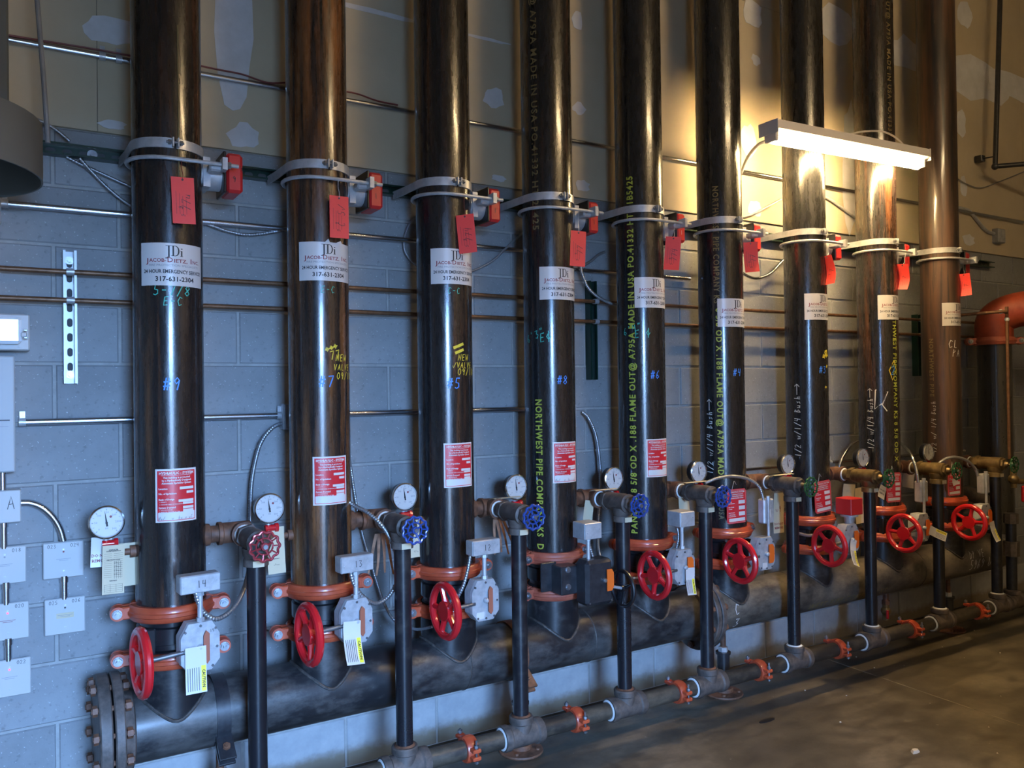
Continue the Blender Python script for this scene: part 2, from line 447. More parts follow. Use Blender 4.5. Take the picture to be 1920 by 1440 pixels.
def rect2(mb, f, u0, u1, v0, v1, nu=1):
    vs = []; fs = []
    for i in range(nu+1):
        u = u0+(u1-u0)*i/nu; vs += [f(u, v0), f(u, v1)]
    for i in range(nu): fs.append((2*i, 2*i+2, 2*i+3, 2*i+1))
    return mb.add(vs, fs, False)

# ================================================================ THE SETTING
CH = 5.2                      # room height
XL, XR, YF = -2.3, 9.0, -4.35
fl = struct(MB().box(((XL+XR)/2, YF/2-1.6, -.1), (XR-XL+.4, -YF+3.6, .2)).build('floor', 'floor'))
MB().mat('jointline').prism([(3.735, -.02), (3.730, -.02), (3.70, -.8), (3.68, -1.3), (3.65, -2.6), (3.654, -2.6), (3.684, -1.3), (3.704, -.8)], 0.0, .0008, 'xy').build('joint_line', None, fl)
wb = struct(MB().box(((XL+XR)/2, .10, CH/2), (XR-XL+.4, .2, CH)).build('wall_back', 'mortar'))
# concrete blocks, 12 courses, each block its own piece
bw, bh = .3964, .1934
blk = MB()
x, z, y0, y1, c = bw/2, bh/2, .0, -.0065, .004
vs = [(-x, y0, -z), (x, y0, -z), (x, y0, z), (-x, y0, z), (-x, -.003, -z), (x, -.003, -z), (x, -.003, z), (-x, -.003, z),
      (-x+c, y1, -z+c), (x-c, y1, -z+c), (x-c, y1, z-c), (-x+c, y1, z-c)]
fs = [(8, 9, 10, 11)]
for i in range(4):
    j = (i+1) % 4; fs += [(i, j, 4+j, 4+i), (4+i, 4+j, 8+j, 8+i)]
blk.add(vs, fs, False)
curb = MB().add(vs, fs, False)
for row in range(12):
    r = 9-row                      # row counted down from the reference bed joint
    zc = row*.2032+.1016
    for j in range(-3, 40):
        if (j-r) % 2: continue
        xc = j*.2032+.2032
        if xc < -.75 or xc > 7.9: continue
        (curb if row == 0 else blk).build('block', 'curb' if row == 0 else 'block', wb, (xc, 0, zc))
# gypsum board above the block
px0 = XL
k = 0
while px0 < XR:
    w_ = 1.2192
    for (za, zb) in ((2.437, 3.655), (3.657, CH)):
        MB().box((px0+w_/2-.001, -.009, (za+zb)/2), (w_-.002, .017, zb-za)).build('drywall_panel', 'drywall', wb)
    px0 += w_
random.seed(11)
def patch(cx, cz, rx, rz, n=14, jag=.25):
    P = []
    for i in range(n):
        a = 2*pi*i/n; q = 1+random.uniform(-jag, jag*.5)
        P.append((cx+rx*q*cos(a), cz+rz*q*sin(a)))
    d = random.random()*.0016
    MB().prism(P, -.0172, -.0182-d, 'xz').build('plaster_patch', 'plaster', wb)
for (p, rx, rz) in [((0.182, 0.000, 2.797), .095, .055), ((0.181, 0.000, 2.466), .05, .018), ((0.609, 0.000, 2.873), .07, .34), ((0.634, 0.000, 2.480), .06, .05),
                    ((1.736, 0.000, 2.833), .06, .05), ((1.759, 0.000, 2.473), .04, .016), ((2.206, 0.000, 3.292), .035, .05), ((2.211, 0.000, 2.867), .04, .03),
                    ((2.224, 0.000, 2.494), .045, .03), ((3.408, 0.000, 3.606), .08, .09), ((3.436, 0.000, 3.345), .035, .035), ((3.009, 0.000, 2.901), .03, .05),
                    ((3.371, 0.000, 2.883), .06, .10), ((3.413, 0.000, 2.507), .06, .05), ((4.247, 0.000, 2.799), .08, .40), ((4.119, -0.000, 3.688), .20, .12),
                    ((4.866, 0.000, 3.661), .25, .12), ((5.527, 0.000, 4.073), .10, .10), ((5.672, 0.000, 3.654), .42, .16), ((6.162, 0.000, 3.687), .40, .10),
                    ((5.445, 0.000, 3.299), .06, .10), ((5.511, 0.000, 2.514), .08, .04), ((5.464, 0.000, 2.878), .04, .08), ((1.125, 0.000, 3.094), .14, .012), ((1.267, 0.000, 3.093), .12, .010), ((1.693, 0.000, 3.093), .14, .008)]:
    if p[2]-rz > 2.44: patch(p[0], p[2], rx, rz)
    else: patch(p[0], 2.445+rz, rx, rz)
struct(MB().box(((XL+XR)/2, YF/2, CH+.08), (XR-XL+.4, -YF+.6, .16)).build('ceiling', 'ceiling'))
struct(MB().box((XL-.1, YF/2, CH/2), (.2, -YF+.4, CH)).build('wall_left', 'roomwall'))
struct(MB().box((XR+.1, YF/2, CH/2), (.2, -YF+.4, CH)).build('wall_right', 'roomwall'))
DX0, DX1, DH = -.32, .66, 2.16     # open doorway behind the photographer
wf = MB()
wf.box(((XL+DX0)/2, YF-.1, CH/2), (DX0-XL+.2, .2, CH)); wf.box(((XR+DX1)/2, YF-.1, CH/2), (XR-DX1+.2, .2, CH))
wf.box(((DX0+DX1)/2, YF-.1, (CH+DH)/2), (DX1-DX0, .2, CH-DH))
struct(wf.build('wall_front', 'roomwall'))

# ================================================================ PIPE RISERS
XI = [.327, .842, 1.358, 1.861, 2.375, 2.892, 3.524, 4.144, 4.768]
RN = ['leftmost', 'second from left', 'third from left', 'fourth from left', 'at the middle, fifth from left', 'sixth from left', 'under the left end of the lamp', 'under the right end of the lamp', 'rusty, rightmost of the nine']
RY, RR = -.255, .1095
ZU, ZL = .808, .658            # upper and lower coupling heights
rust = [.50, .66, .46, .36, .20, .22, .24, .50, .85]
rdesc = ['dark riser pipe with one rust streak, marked #9', 'heavily rust-streaked riser pipe marked #7', 'glossy black riser pipe marked #5 with NEW VALVE in yellow',
         'black riser pipe marked #8 with NORTHWEST PIPE stencil', 'black riser pipe marked #6 with bright yellow OD stencil', 'black riser pipe marked #4 with faded yellow stencil',
         'black riser pipe marked #3 behind left end of lamp', 'brown-black riser pipe with a circled 2, behind lamp', 'rusty brown riser pipe marked CL, right of lamp']
def marks(parent, items):
    for nm, key, g, f in items: lay(MB(), g, f).build(nm, key, parent)
R1 = RR+.0012
risers = []
for i, X in enumerate(XI):
    M['riser%d' % i] = steel_pipe('riser_steel_%d' % i, rust[i], 3.1*i+1, base=(.011, .011, .012), rough=(.18, .40) if rust[i] < .8 else (.30, .58), scuff=.55 if i != 8 else .9,
                                  rustc=(.24, .095, .030) if i == 1 else (.085, .042, .024) if i == 8 else (.12, .048, .019))
    t = thing('riser_pipe', rdesc[i], 'pipe', (X, RY, 0), 'sprinkler risers')
    risers.append(t)
    MB().lathe([(RR, ZU), (RR, CH)], n=64).build('pipe', 'riser%d' % i, t)
    it = []
    sk = lambda s, h, th=.11, sl=.12: strokes(s, h, .62, th, sl)
    if i == 0:
        it = [('writing', 'teal', sk('5-7/8', .032), cylmap(R1, -2, 1.853)), ('writing', 'teal', sk('E-C', .028), cylmap(R1, -1, 1.818)), ('writing', 'blue', sk('#9', .040), cylmap(R1, -4, 1.55))]
    if i == 1:
        it = [('writing', 'teal', sk('E-C', .024), cylmap(R1, 0, 1.883)), ('writing', 'yelmark', sk('~~~', .022, .3), cylmap(R1, 5, 1.675, 20)), ('writing', 'yelmark', sk('77', .03), cylmap(R1, 12, 1.65, 10)),
              ('writing', 'yelmark', sk('NEW', .024), cylmap(R1, 27, 1.640)), ('writing', 'yelmark', sk('VALVE', .022), cylmap(R1, 30, 1.606, 0)), ('writing', 'yelmark', sk('09/18', .024), cylmap(R1, 38, 1.575)),
              ('writing', 'blue', sk('#7', .040), cylmap(R1, -5, 1.555))]
    if i == 2:
        it = [('writing', 'teal', sk('C-C', .024), cylmap(R1, -6, 1.905)), ('writing', 'yelmark', sk('=', .05, .22), cylmap(R1, -1, 1.687)),
              ('writing', 'yelmark', sk('NEW', .024), cylmap(R1, 14, 1.646)), ('writing', 'yelmark', sk('vVALVE', .022), cylmap(R1, 14, 1.616)), ('writing', 'yelmark', sk('09/18', .026), cylmap(R1, 24, 1.59)),
              ('writing', 'blue', sk('#5', .040), cylmap(R1, -9, 1.545))]
    if i == 3:
        it = [('writing', 'teal', sk('6\'3"', .032), cylmap(R1, -68, 1.745, 20)), ('writing', 'teal', sk('EQ', .036), cylmap(R1, -42, 1.737, 8)), ('writing', 'blue', sk('#8', .036), cylmap(R1, -4.6, 1.556)),
              ('stencil_text', 'stencil', fit(glyphs('NORTHWEST PIPE COMPANY KS  D', .042, 1.2, .0012), .63), cylmap(R1, -61, 1.16, -90)),
              ('stencil_text', 'stencilf', fit(glyphs('OUT@ A795A MADE IN USA PO.41332 HT 21425', .040, 1.2, .0008), 1.1), cylmap(R1, -62, 2.74, -90))]
    if i == 4:
        it = [('writing', 'teal', sk('6\'4"', .032), cylmap(R1, -62, 1.785, 15)), ('writing', 'teal', sk('E Q', .034), cylmap(R1, -36, 1.765, 5)), ('writing', 'blue', sk('#6', .036), cylmap(R1, -6, 1.578)),
              ('stencil_text', 'stencil', fit(glyphs('PANY KS 8 5/8 OD X .188 FLAME OUT@ A795A MADE IN USA PO.41332 HT 21B5425', .042, 1.2, .0012), 1.62), cylmap(R1, -62, 1.67, 90))]
    if i == 5:
        it = [('writing', 'blue', sk('#4', .036), cylmap(R1, -4, 1.588)), ('writing', 'chalk', fit(sk('1/2 w/1/4 Bush>', .032), .36), cylmap(R1, -80, 1.28, 90)),
              ('stencil_text', 'stencil', fit(glyphs('8 5/8 OD X .188 FLAME OUT@ A795A MADE', .040, 1.2, .001), .83), cylmap(R1, -52, 1.485, -90)),
              ('stencil_text', 'stencilf', fit(glyphs('NORTHWEST PIPE COMPANY KS', .040, 1.2, .0008), .57), cylmap(R1, -56, 2.21, -90)), ('stencil_text', 'stencilf', fit(glyphs('USA', .038, 1.25, .0008), .06), cylmap(R1, -52, .905, -90))]
    if i == 6:
        it = [('writing', 'blue', sk('#3', .036), cylmap(R1, -4, 1.602)), ('writing', 'yelmark', sk('~^', .035, .3), cylmap(R1, 8, 1.68, 30)), ('writing', 'yelmark', sk('~', .02, .4), cylmap(R1, 8, 1.51, 10)), ('writing', 'yelmark', sk('~', .026, .3), cylmap(R1, 16, 1.62, 30)),
              ('writing', 'chalk', fit(sk('1/2 w/1/4 Bush>', .034), .38), cylmap(R1, -78, 1.34, 90))]
    if i == 7:
        it = [('writing', 'blue', sk('2', .05), cylmap(R1, -10.6, 1.60)), ('writing', 'yelmark', sk('O', .11, .06), cylmap(R1, -10.6, 1.60)),
              ('writing', 'chalk', fit(sk('1/2 w/1/4 Bush>', .034), .34), cylmap(R1, -80, 1.33, 90)), ('writing', 'chalk', sk('^', .12, .05), cylmap(R1, -48, 1.43)),
              ('stencil_text', 'stencil', fit(glyphs('THWEST PIPE COMPANY KS 8 5/8 OD X', .040, 1.2, .001), .80), cylmap(R1, -4, 1.485, -90)),
              ('stencil_text', 'stencilf', fit(glyphs('OUT@ A795A MADE IN USA PO.41332', .040, 1.2, .001), .80), cylmap(R1, -8, 3.33, -90))]
    if i == 8:
        it = [('writing', 'chalk', sk('CLR', .045, .10), cylmap(R1, -12, 1.76)), ('writing', 'chalk', sk('PA', .042, .10), cylmap(R1, -10, 1.705)), ('writing', 'chalk', sk('1/2 w/ 1/4 Bush', .028), cylmap(R1, -84, 1.26, 90)),
              ('stencil_text', 'stencilf', glyphs('NORTHWEST PIPE', .036, 1.25, .0008), cylmap(R1, -88, 1.62, -90))]
    marks(t, it)
# the raised light weld scar running down riser #9's upper part
MB().tube(smooth_path([(R1*sin(radians(10)), -R1*cos(radians(10)), z) for z in (2.72, 2.6, 2.45, 2.3, 2.22)]), .0022, 6).build('weld_scar', 'stencilf', risers[0])

# service stickers
zs = [1.9365, 1.983, 2.00, 1.963, 1.95, 1.878, 1.934, 1.956, 1.94]
def serifs(mb, f, s):
    """J D i drawn as serifed letters, s = cap height, centred"""
    def q(x0, x1, y0, y1): rect2(mb, f, (x0-.62)*s*1.5, (x1-.62)*s*1.5, (y0-.5)*s, (y1-.5)*s, 1)
    q(.26, .36, -.12, 1); q(.12, .44, .95, 1)                      # J
    q(.20, .30, -.20, -.08); q(.10, .24, -.25, -.17)
    q(.52, .62, .0, 1); q(.45, .72, .95, 1); q(.45, .72, 0, .05)   # D
    vs = []; n = 9
    for k in range(n+1):
        a = -pi/2+pi*k/n
        vs += [f((.70+.25*cos(a)-.62)*s*1.5, (.5+.50*sin(a)-.5)*s), f((.70+.16*cos(a)-.62)*s*1.5, (.5+.44*sin(a)-.5)*s)]
    mb.add(vs, [(2*k, 2*k+1, 2*k+3, 2*k+2) for k in range(n)], False)
    q(1.04, 1.13, 0, .55); q(.99, 1.18, 0, .045); q(.99, 1.12, .50, .55); q(1.04, 1.14, .68, .78)   # i
def sticker(i):
    X = XI[i]
    t = thing('service_sticker', 'white emergency service sticker wrapped on riser '+RN[i], 'sticker', (X, RY, zs[i]), 'white service stickers')
    Rs = RR+.0018; mb = MB(); f = cylmap(Rs, 1, 0); wd = .214; h = .138
    rect2(mb, f, -wd/2, wd/2, -h/2, h/2, 20)
    if i == 1:   # torn top edge
        mb.add([f(-.012, h/2), f(.0, h/2+.012), f(.006, h/2)], [(0, 1, 2)], False)
        mb.add([f(.030, h/2), f(.052, h/2+.010), f(.060, h/2)], [(0, 1, 2)], False)
    mb.build('sticker_sheet', 'bluewhite', t)
    g = cylmap(Rs+.0006, 1, 0)
    m2 = MB(); serifs(m2, cylmap(Rs+.0006, 1, .044), .034); m2.build('logo_letters', 'ink', t)
    def put(m, text, size, u0, u1, v, b=.0003):
        gg = fit(glyphs(text, size, 1, b), u1-u0); c_ = (u0+u1)/2
        m.add([g(a+c_, d+v) for a, d in gg[0]], gg[1], False)
    m3 = MB()
    for tx, sz, u0, u1, v in (('J', .0225, -.088, -.080, .0105), ('ACOB-', .0165, -.077, -.024, .012), ('D', .0225, -.020, -.004, .0135), ('IETZ,', .0165, .000, .043, .0115), ('I', .0225, .055, .0585, .0135), ('NC.', .0165, .063, .090, .012)): put(m3, tx, sz, u0, u1, v)
    m3.build('company_name', 'inkred', t)
    m4 = MB(); put(m4, 'FIRE PROTECTION SPECIALISTS', .0095, -.078, .086, -.0035, .0001); m4.build('small_print', 'inkgray', t)
    m5 = MB(); put(m5, '24 HOUR EMERGENCY SERVICE', .0165, -.096, .098, -.0235, .0004); m5.build('service_line', 'ink', t)
    lay(MB(), glyphs('317-631-2304', .021, 1.05, .0006), cylmap(Rs+.0006, 3, -.048)).build('phone_number', 'ink', t)
for i in range(9): sticker(i)

# red hydraulic placards
def placard_print(t, F, w, h):
    """F(layer) -> mapper; placard of width w, height h"""
    f0, f1, f2 = F(0), F(1), F(2)
    m = MB(); rect2(m, f0, -w/2, w/2, -h/2, h/2, 12); m.build('placard_sheet', 'whiteink', t)
    m = MB(); rect2(m, f1, -w/2+.006, w/2-.006, -h/2+.032, h/2-.006, 12)
    rect2(m, f1, -w/2+.006, w/2-.006, -h/2+.005, -h/2+.007, 12); rect2(m, f1, -w/2+.006, -w/2+.008, -h/2+.005, -h/2+.034, 1); rect2(m, f1, w/2-.008, w/2-.006, -h/2+.005, -h/2+.034, 1)
    m.build('red_field', 'placred', t)
    m = MB()
    def T(s, size, u, v, al='CENTER', b=0.0003): 
        g = glyphs(s, size, 1.0, b, al, 1); m.add([f2(a+u, c+v) for a, c in g[0]], g[1], False)
    T('HYDRAULIC - SYSTEM', .0112, 0, h/2-.0145, b=.0005); rect2(m, f2, -.048, .048, h/2-.0215, h/2-.0205, 6)
    T('This building is protected', .0082, 0, h/2-.0285); T('by a Hydraulically Designed', .0082, 0, h/2-.0375); T('Automatic Sprinkler System', .0082, 0, h/2-.0465)
    for s, v in (('Location', .022), ('No. of Sprinklers', .006), ('Basis of Design', -.0125), ('System Demand', -.0385)): T(s, .0078, -w/2+.010, v, 'LEFT')
    for s, v in (('1. DENSITY', -.0205), ('2. DESIGNED AREA OF DISCHARGE', -.0285), ('1. GPM DISCHARGE', -.046), ('2. RESIDUAL PRESSURE AT THE', -.0525)): T(s, .0045, -w/2+.012, v, 'LEFT', .0001)
    for (u0, v, hh) in ((.008, .0225, .0085), (.030, .0085, .008), (.004, -.0185, .0085), (.018, -.027, .007), (.018, -.0405, .0085), (.018, -.0505, .0075)):
        rect2(m, f2, u0, w/2-.012, v-hh/2, v+hh/2, 4)
    m.build('white_lettering', 'whiteink', t)
zp = [1.190, 1.202, 1.227, 1.209, 1.200]
for i in range(5):
    t = thing('hydraulic_placard', 'red hydraulic system placard stuck on riser '+RN[i], 'placard', (XI[i], RY, zp[i]), 'red hydraulic placards')
    placard_print(t, lambda k: cylmap(RR+.0015+.0006*k, 2 if i != 3 else 4, 0), .132, .172)
    if i in (0, 3):
        lay(MB(), strokes('Nuva Fwe hunw uC', .011, .5, .08, .2), cylmap(RR+.0036, 0 if i == 0 else 2, -.072)).build('signature', 'ink', t)
for k, (i, dx, dz, tilt) in enumerate([(5, -.047, .944, 0), (6, -.048, .940, -4), (7, -.065, .944, 2), (8, -.10, .935, 0)]):
    t = thing('hydraulic_plate', 'rigid red hydraulic plate hanging in front of riser '+RN[i], 'placard', (XI[i]+dx, RY-.128, dz), 'hanging red hydraulic plates')
    t.rotation_euler = (0, radians(tilt), 0)
    w_, h_, c_ = .132, .165, .012
    poly = [(-w_/2+c_, -h_/2), (w_/2-c_, -h_/2), (w_/2, -h_/2+c_), (w_/2, h_/2-c_), (w_/2-c_, h_/2), (-w_/2+c_, h_/2), (-w_/2, h_/2-c_), (-w_/2, -h_/2+c_)]
    MB().prism(poly, .0, -.0016, 'xz').build('plate', 'placred', t)
    m = MB(); f = facemap((0, -.0022, 0))
    for (a, b, c, d) in ((-.060, .060, .0775, .0785), (-.060, .060, -.0785, -.0775), (-.0615, -.0605, -.072, .072), (.0605, .0615, -.072, .072)): rect2(m, f, a, b, c, d)
    def T(s, size, u, v, al='CENTER'):
        g = glyphs(s, size, 1.0, .0004, al, 1); m.add([f(a+u, c+v) for a, c in g[0]], g[1], False)
    T('HYDRAULIC SYSTEM', .0115, 0, .068); T('This Building is Protected', .008, 0, .057); T('by a Hydraulically Designed', .008, 0, .048); T('Automatic Sprinkler System', .008, 0, .039)
    for (v0, v1, u0) in ((.010, .027, .012), (-.018, .000, .014), (-.047, -.028, .014), (-.073, -.057, -.052)): rect2(m, f, u0, .055, v0, v1)
    for s, v in (('Location', .022), ('No. of Sprinklers', .014), ('Basis of Design', -.003), ('1. Density', -.012), ('System Demand', -.030), ('1. GPM Discharge', -.040), ('2. Residual Pressure', -.048)): T(s, .006, -.055, v, 'LEFT')
    m.build('white_lettering', 'whiteink', t)
    MB().tube(smooth_path([(-.03, -.001, .078), (-.02, .0, .105), (.0, .012, .118), (.02, .018, .10)]), .0012, 6).build('wire', 'galv', t)

# ================================================================ COUPLINGS
def coupling(name, label, loc, R=RR, H=.050, mat='orange', grp='red grooved couplings', rotz=0, old=None):
    t = thing(name, label, 'coupling', loc, grp, rotz)
    b = R+.0005
    prof = [(b, -H/2), (b+.014, -H/2), (b+.020, -H*.38), (b+.022, -H*.16), (b+.026, -H*.10), (b+.026, H*.10), (b+.022, H*.16), (b+.020, H*.38), (b+.014, H/2), (b, H/2)]
    for s in (0, 1):
        a0 = 183+180*s; m = MB().mat(mat)
        m.lathe(prof, 'z', (0, 0, 0), 28, a0, a0+174)
        sg = -1 if s == 0 else 1
        for sx in (-1, 1):
            xe = sx*(R+.052)
            m.cyl((xe, sg*.005, 0), (xe, sg*.030, 0), H*.52, H*.46, 16)
            m.box((sx*(R+.030), sg*.017, 0), (.045, .024, H*.82), .004)
        m.build('housing', None, t)
    for sx in (-1, 1):
        xe = sx*(R+.054); m = MB().mat('zinc')
        m.cyl((xe, -.052, 0), (xe, .052, 0), .0065, n=10)
        m.hexnut((xe, -.037, 0), 'y', .0135, .011); m.hexnut((xe, .037, 0), 'y', .0135, .011)
        m.cyl((xe, -.034, 0), (xe, -.030, 0), .0155, n=16)
        m.build('bolt', None, t)
    return t
rz = [0, 0, 0, 20, 0, 0, 0, 0, 0]
for i, X in enumerate(XI):
    coupling('pipe_coupling', 'red grooved coupling above the valve on riser '+RN[i], (X, RY, ZU), mat='orange' if i != 3 else 'orangedirty', rotz=radians([-6, -5, -4, 8, 0, 0, 0, 0, 0][i]))
    coupling('pipe_coupling', 'red grooved coupling below the valve on riser '+RN[i], (X, RY, ZL), mat='orange' if i != 3 else 'orangedirty', rotz=radians([-4, -5, -3, 6, 0, 0, 0, 0, 0][i]))

# ================================================================ BUTTERFLY VALVES
def wheel(mb, c, R, r, axis='x', spokes=5, hub=.026, a0=0.):
    def P(a, q):
        return {'x': (0, q*cos(a), q*sin(a)), 'y': (q*cos(a), 0, q*sin(a))}[axis]
    C = Vector(c); D = Vector((1, 0, 0)) if axis == 'x' else Vector((0, 1, 0))
    mb.tube([C+Vector(P(2*pi*k/40, R)) for k in range(40)], r, 10, closed=True)
    for k in range(spokes):
        a = a0+2*pi*k/spokes
        mb.tube([C+Vector(P(a, hub*.7))+D*.006, C+Vector(P(a, R*.55))+D*.003, C+Vector(P(a, R))], [r*1.05, r*.72, r*.80], 8)
    mb.cyl(C-D*.010, C+D*.014, hub, hub*.9, 20)
    return mb
OCT = lambda w, h, c: [(-w/2+c, -h/2), (w/2-c, -h/2), (w/2, -h/2+c*1.2), (w/2, h/2-c*1.6), (w/2-c*.9, h/2), (-w/2+c*.9, h/2), (-w/2, h/2-c*1.6), (-w/2, -h/2+c*1.2)]
def valve(i):
    X = XI[i]; black = (i == 3)
    lab = {0: 'butterfly valve with numbered box 14, leftmost', 1: 'butterfly valve under box 13, second from left', 2: 'butterfly valve under box 12, left of the black valve', 3: 'black butterfly valve with black gearbox and small black handwheel',
           4: 'butterfly valve right of the small black handwheel', 5: 'butterfly valve with upright box, sixth riser from left', 6: 'butterfly valve below the red cube cover', 7: 'butterfly valve with tag blown sideways, second from right', 8: 'butterfly valve with the rightmost red handwheel'}[i]
    t = thing('butterfly_valve', lab, 'valve', (X, RY, .755), 'butterfly valves at the riser feet', radians([6, 5, 3, 0, 0, 0, 0, 0, 0][i]))
    m = MB().mat('black')
    m.lathe([(.090, -.095), (.107, -.091)] + [(.106, -.088), (.106, -.070), (.106, -.070), (.098, -.066), (.098, -.050), (.108, -.046), (.108, .004), (.098, .008), (.098, .026), (.106, .030), (.106, .050), (.090, .050)], n=40)
    m.cyl((.02, -.09, -.030), (.02, -.19, -.030), .034, .034, 20)
    m.cyl((.02, -.165, -.030), (.02, -.19, -.030), .050, n=20)
    for sx in (-1, 1): m.box((sx*.085, -.07, -.035), (.03, .03, .09), .004)
    m.build('valve_body', None, t)
    gz = -.028; gx = .022
    if not black:
        g = MB().mat('alu'); P = OCT(.118, .152, .026)
        g.prism(P, -.192, -.232, 'xz', (gx, 0, gz)); g.prism([(a*1.03, b*1.03) for a, b in P], -.232, -.246, 'xz', (gx, 0, gz), .03)
        gb = g.build('gearbox', None, t)
        for k, (a, b) in enumerate([(-.046, .052), (.046, .052), (-.050, -.006), (.050, -.006), (-.036, -.064), (.036, -.064), (0, .066), (0, -.068)]):
            MB().mat('zinc').cyl((0, -.245, 0), (0, -.250, 0), .0042, n=8).build('screw', None, gb, (gx+a, 0, gz+b))
    else:
        g = MB().mat('blacksatin')
        g.box((.055, -.225, -.028), (.135, .085, .185), .014)
        g.box((-.045, -.150, -.02), (.085, .09, .115), .004); g.box((-.10, -.118, -.012), (.075, .012, .12), .003)
        gb = g.build('gearbox', None, t)
        for b in (-.045, .025): MB().mat('zinc').hexnut((-.055, -.199, b), 'y', .010, .010).cyl((-.055, -.194, b), (-.055, -.198, b), .013, n=12).build('bolt', None, gb)
        for a, b in ((.0, .052), (.11, .052), (.0, -.105), (.11, -.105)): MB().mat('zinc').cyl((a, -.267, b), (a, -.271, b), .004, n=8).build('screw', None, gb)
        gx, gz = .075, -.02
    # position indicator
    m = MB().mat('ind_brown' if i < 3 else 'ind_orange'); yf = -.252 if not black else -.272
    w0, w1 = (.0, .018) if i < 3 else (.0, .034); hh = .052 if i < 3 else .044
    m.prism([(w0, -hh*.8), (w0+.010, -hh), (w1, -hh*.8), (w1, hh*.8), (w0+.008, hh), (w0, hh*.7)] if i < 3 else [(w0, -hh), (w1-.010, -hh), (w1, -hh+.016), (w1, hh-.016), (w1-.010, hh), (w0, hh)], yf-.004, yf-.008, 'xz', (gx+.006, 0, gz))
    m.build('position_indicator', None, t)
    MB().mat('alu' if not black else 'zinc').lathe([(.0005, -.006), (.006, -.005), (.0095, -.001), (.010, .010)], 'y', (gx-.002, yf-.006, gz), 14).build('indicator_hub', None, t)
    # operating wheel
    if not black:
        wx, wy, wz = -.150, -.262, -.042
        MB().mat('zinc').cyl((wx, wy+.02, wz), (gx-.045, wy+.02, wz+.006), .0078, n=12).build('shaft', None, t)
        w = MB().mat('red'); wheel(w, (wx, wy+.02, wz), .093, .0142, 'x', 5, .036, .3+.5*i); w.build('handwheel', None, t)
    else:
        wx, wy, wz = .185, -.250, -.072
        MB().mat('galv').cyl((.12, wy, -.055), (wx, wy, wz), .0065, n=12).build('shaft', None, t)
        w = MB().mat('black'); wheel(w, (wx, wy, wz), .072, .0085, 'x', 3, .014, .6); w.build('handwheel', None, t)
    # electrical box above the gear box
    if i in (0, 1, 2, 3, 4):
        bx, by, bz = (.020, -.235, .172) if i < 3 else (.022, -.225, .185)
        dims = (.122, .05, .056) if i < 3 else (.085, .085, .066)
        MB().mat('galv').cyl((bx+.005, by, .045), (bx+.005, by, bz-.026), .0085, n=12).cyl((bx+.005, by, .050), (bx+.005, by, .062), .0125, n=6).cyl((bx+.005, by, bz-.042), (bx+.005, by, bz-.028), .0125, n=6).build('conduit_nipple', None, t)
        b = MB().mat('galv'); b.box((bx, by, bz), dims, .003)
        b.box((bx, by-dims[1]/2-.001, bz), (dims[0]-.004, .003, dims[2]-.004), .001)
        for sx in (-1, 1): b.cyl((bx+sx*(dims[0]/2-.012), by-dims[1]/2-.002, bz+sx*.006), (bx+sx*(dims[0]/2-.012), by-dims[1]/2-.005, bz+sx*.006), .0035, n=8)
        bo = b.build('junction_box', None, t)
        num = {0: '14', 1: '13', 2: '12'}.get(i)
        if num: lay(MB(), strokes(num, .022, .6, .10), facemap((bx+.004, by-dims[1]/2-.0032, bz))).build('written_number', 'ink', bo)
        if i == 0: lay(MB(), strokes('14', .010, .6, .12), facemap((gx+.036, -.2468, gz+.046))).build('written_number', 'ink', gb)
    elif i in (5, 7, 8):
        bx, by, bz = .070, -.205, .165
        MB().mat('galv').cyl((bx-.012, by-.024, .045), (bx-.012, by-.024, bz+.07), .0075, n=12).cyl((bx-.012, by-.024, bz+.055), (bx-.012, by-.024, bz+.075), .0105, n=8).build('conduit_nipple', None, t)
        b = MB().mat('galv'); b.box((bx, by, bz), (.07, .042, .118), .006)
        for sz in (-1, 1): b.cyl((bx+.022, by-.02, bz+sz*.05), (bx+.022, by-.024, bz+sz*.05), .004, n=8)
        bo = b.build('junction_box', None, t)
        MB().mat('bluewhite').box((bx+.005, by-.0215, bz-.01), (.006, .001, .04)).build('sticker', None, bo)
    return t
for i in range(9): valve(i)
# red cube cover above valve on riser #3
t = thing('tamper_switch', 'red cube-shaped switch cover above the valve on riser #3', 'switch', (XI[6]+.06, -.46, .84))
MB().mat('redcover').box((0, 0, .052), (.095, .095, .085), .003).build('cover', None, t)
MB().mat('alu').cyl((0, 0, -.05), (0, 0, .01), .022, .030, 16).cyl((0, 0, -.002), (0, 0, .010), .045, n=20).build('mount', None, t)

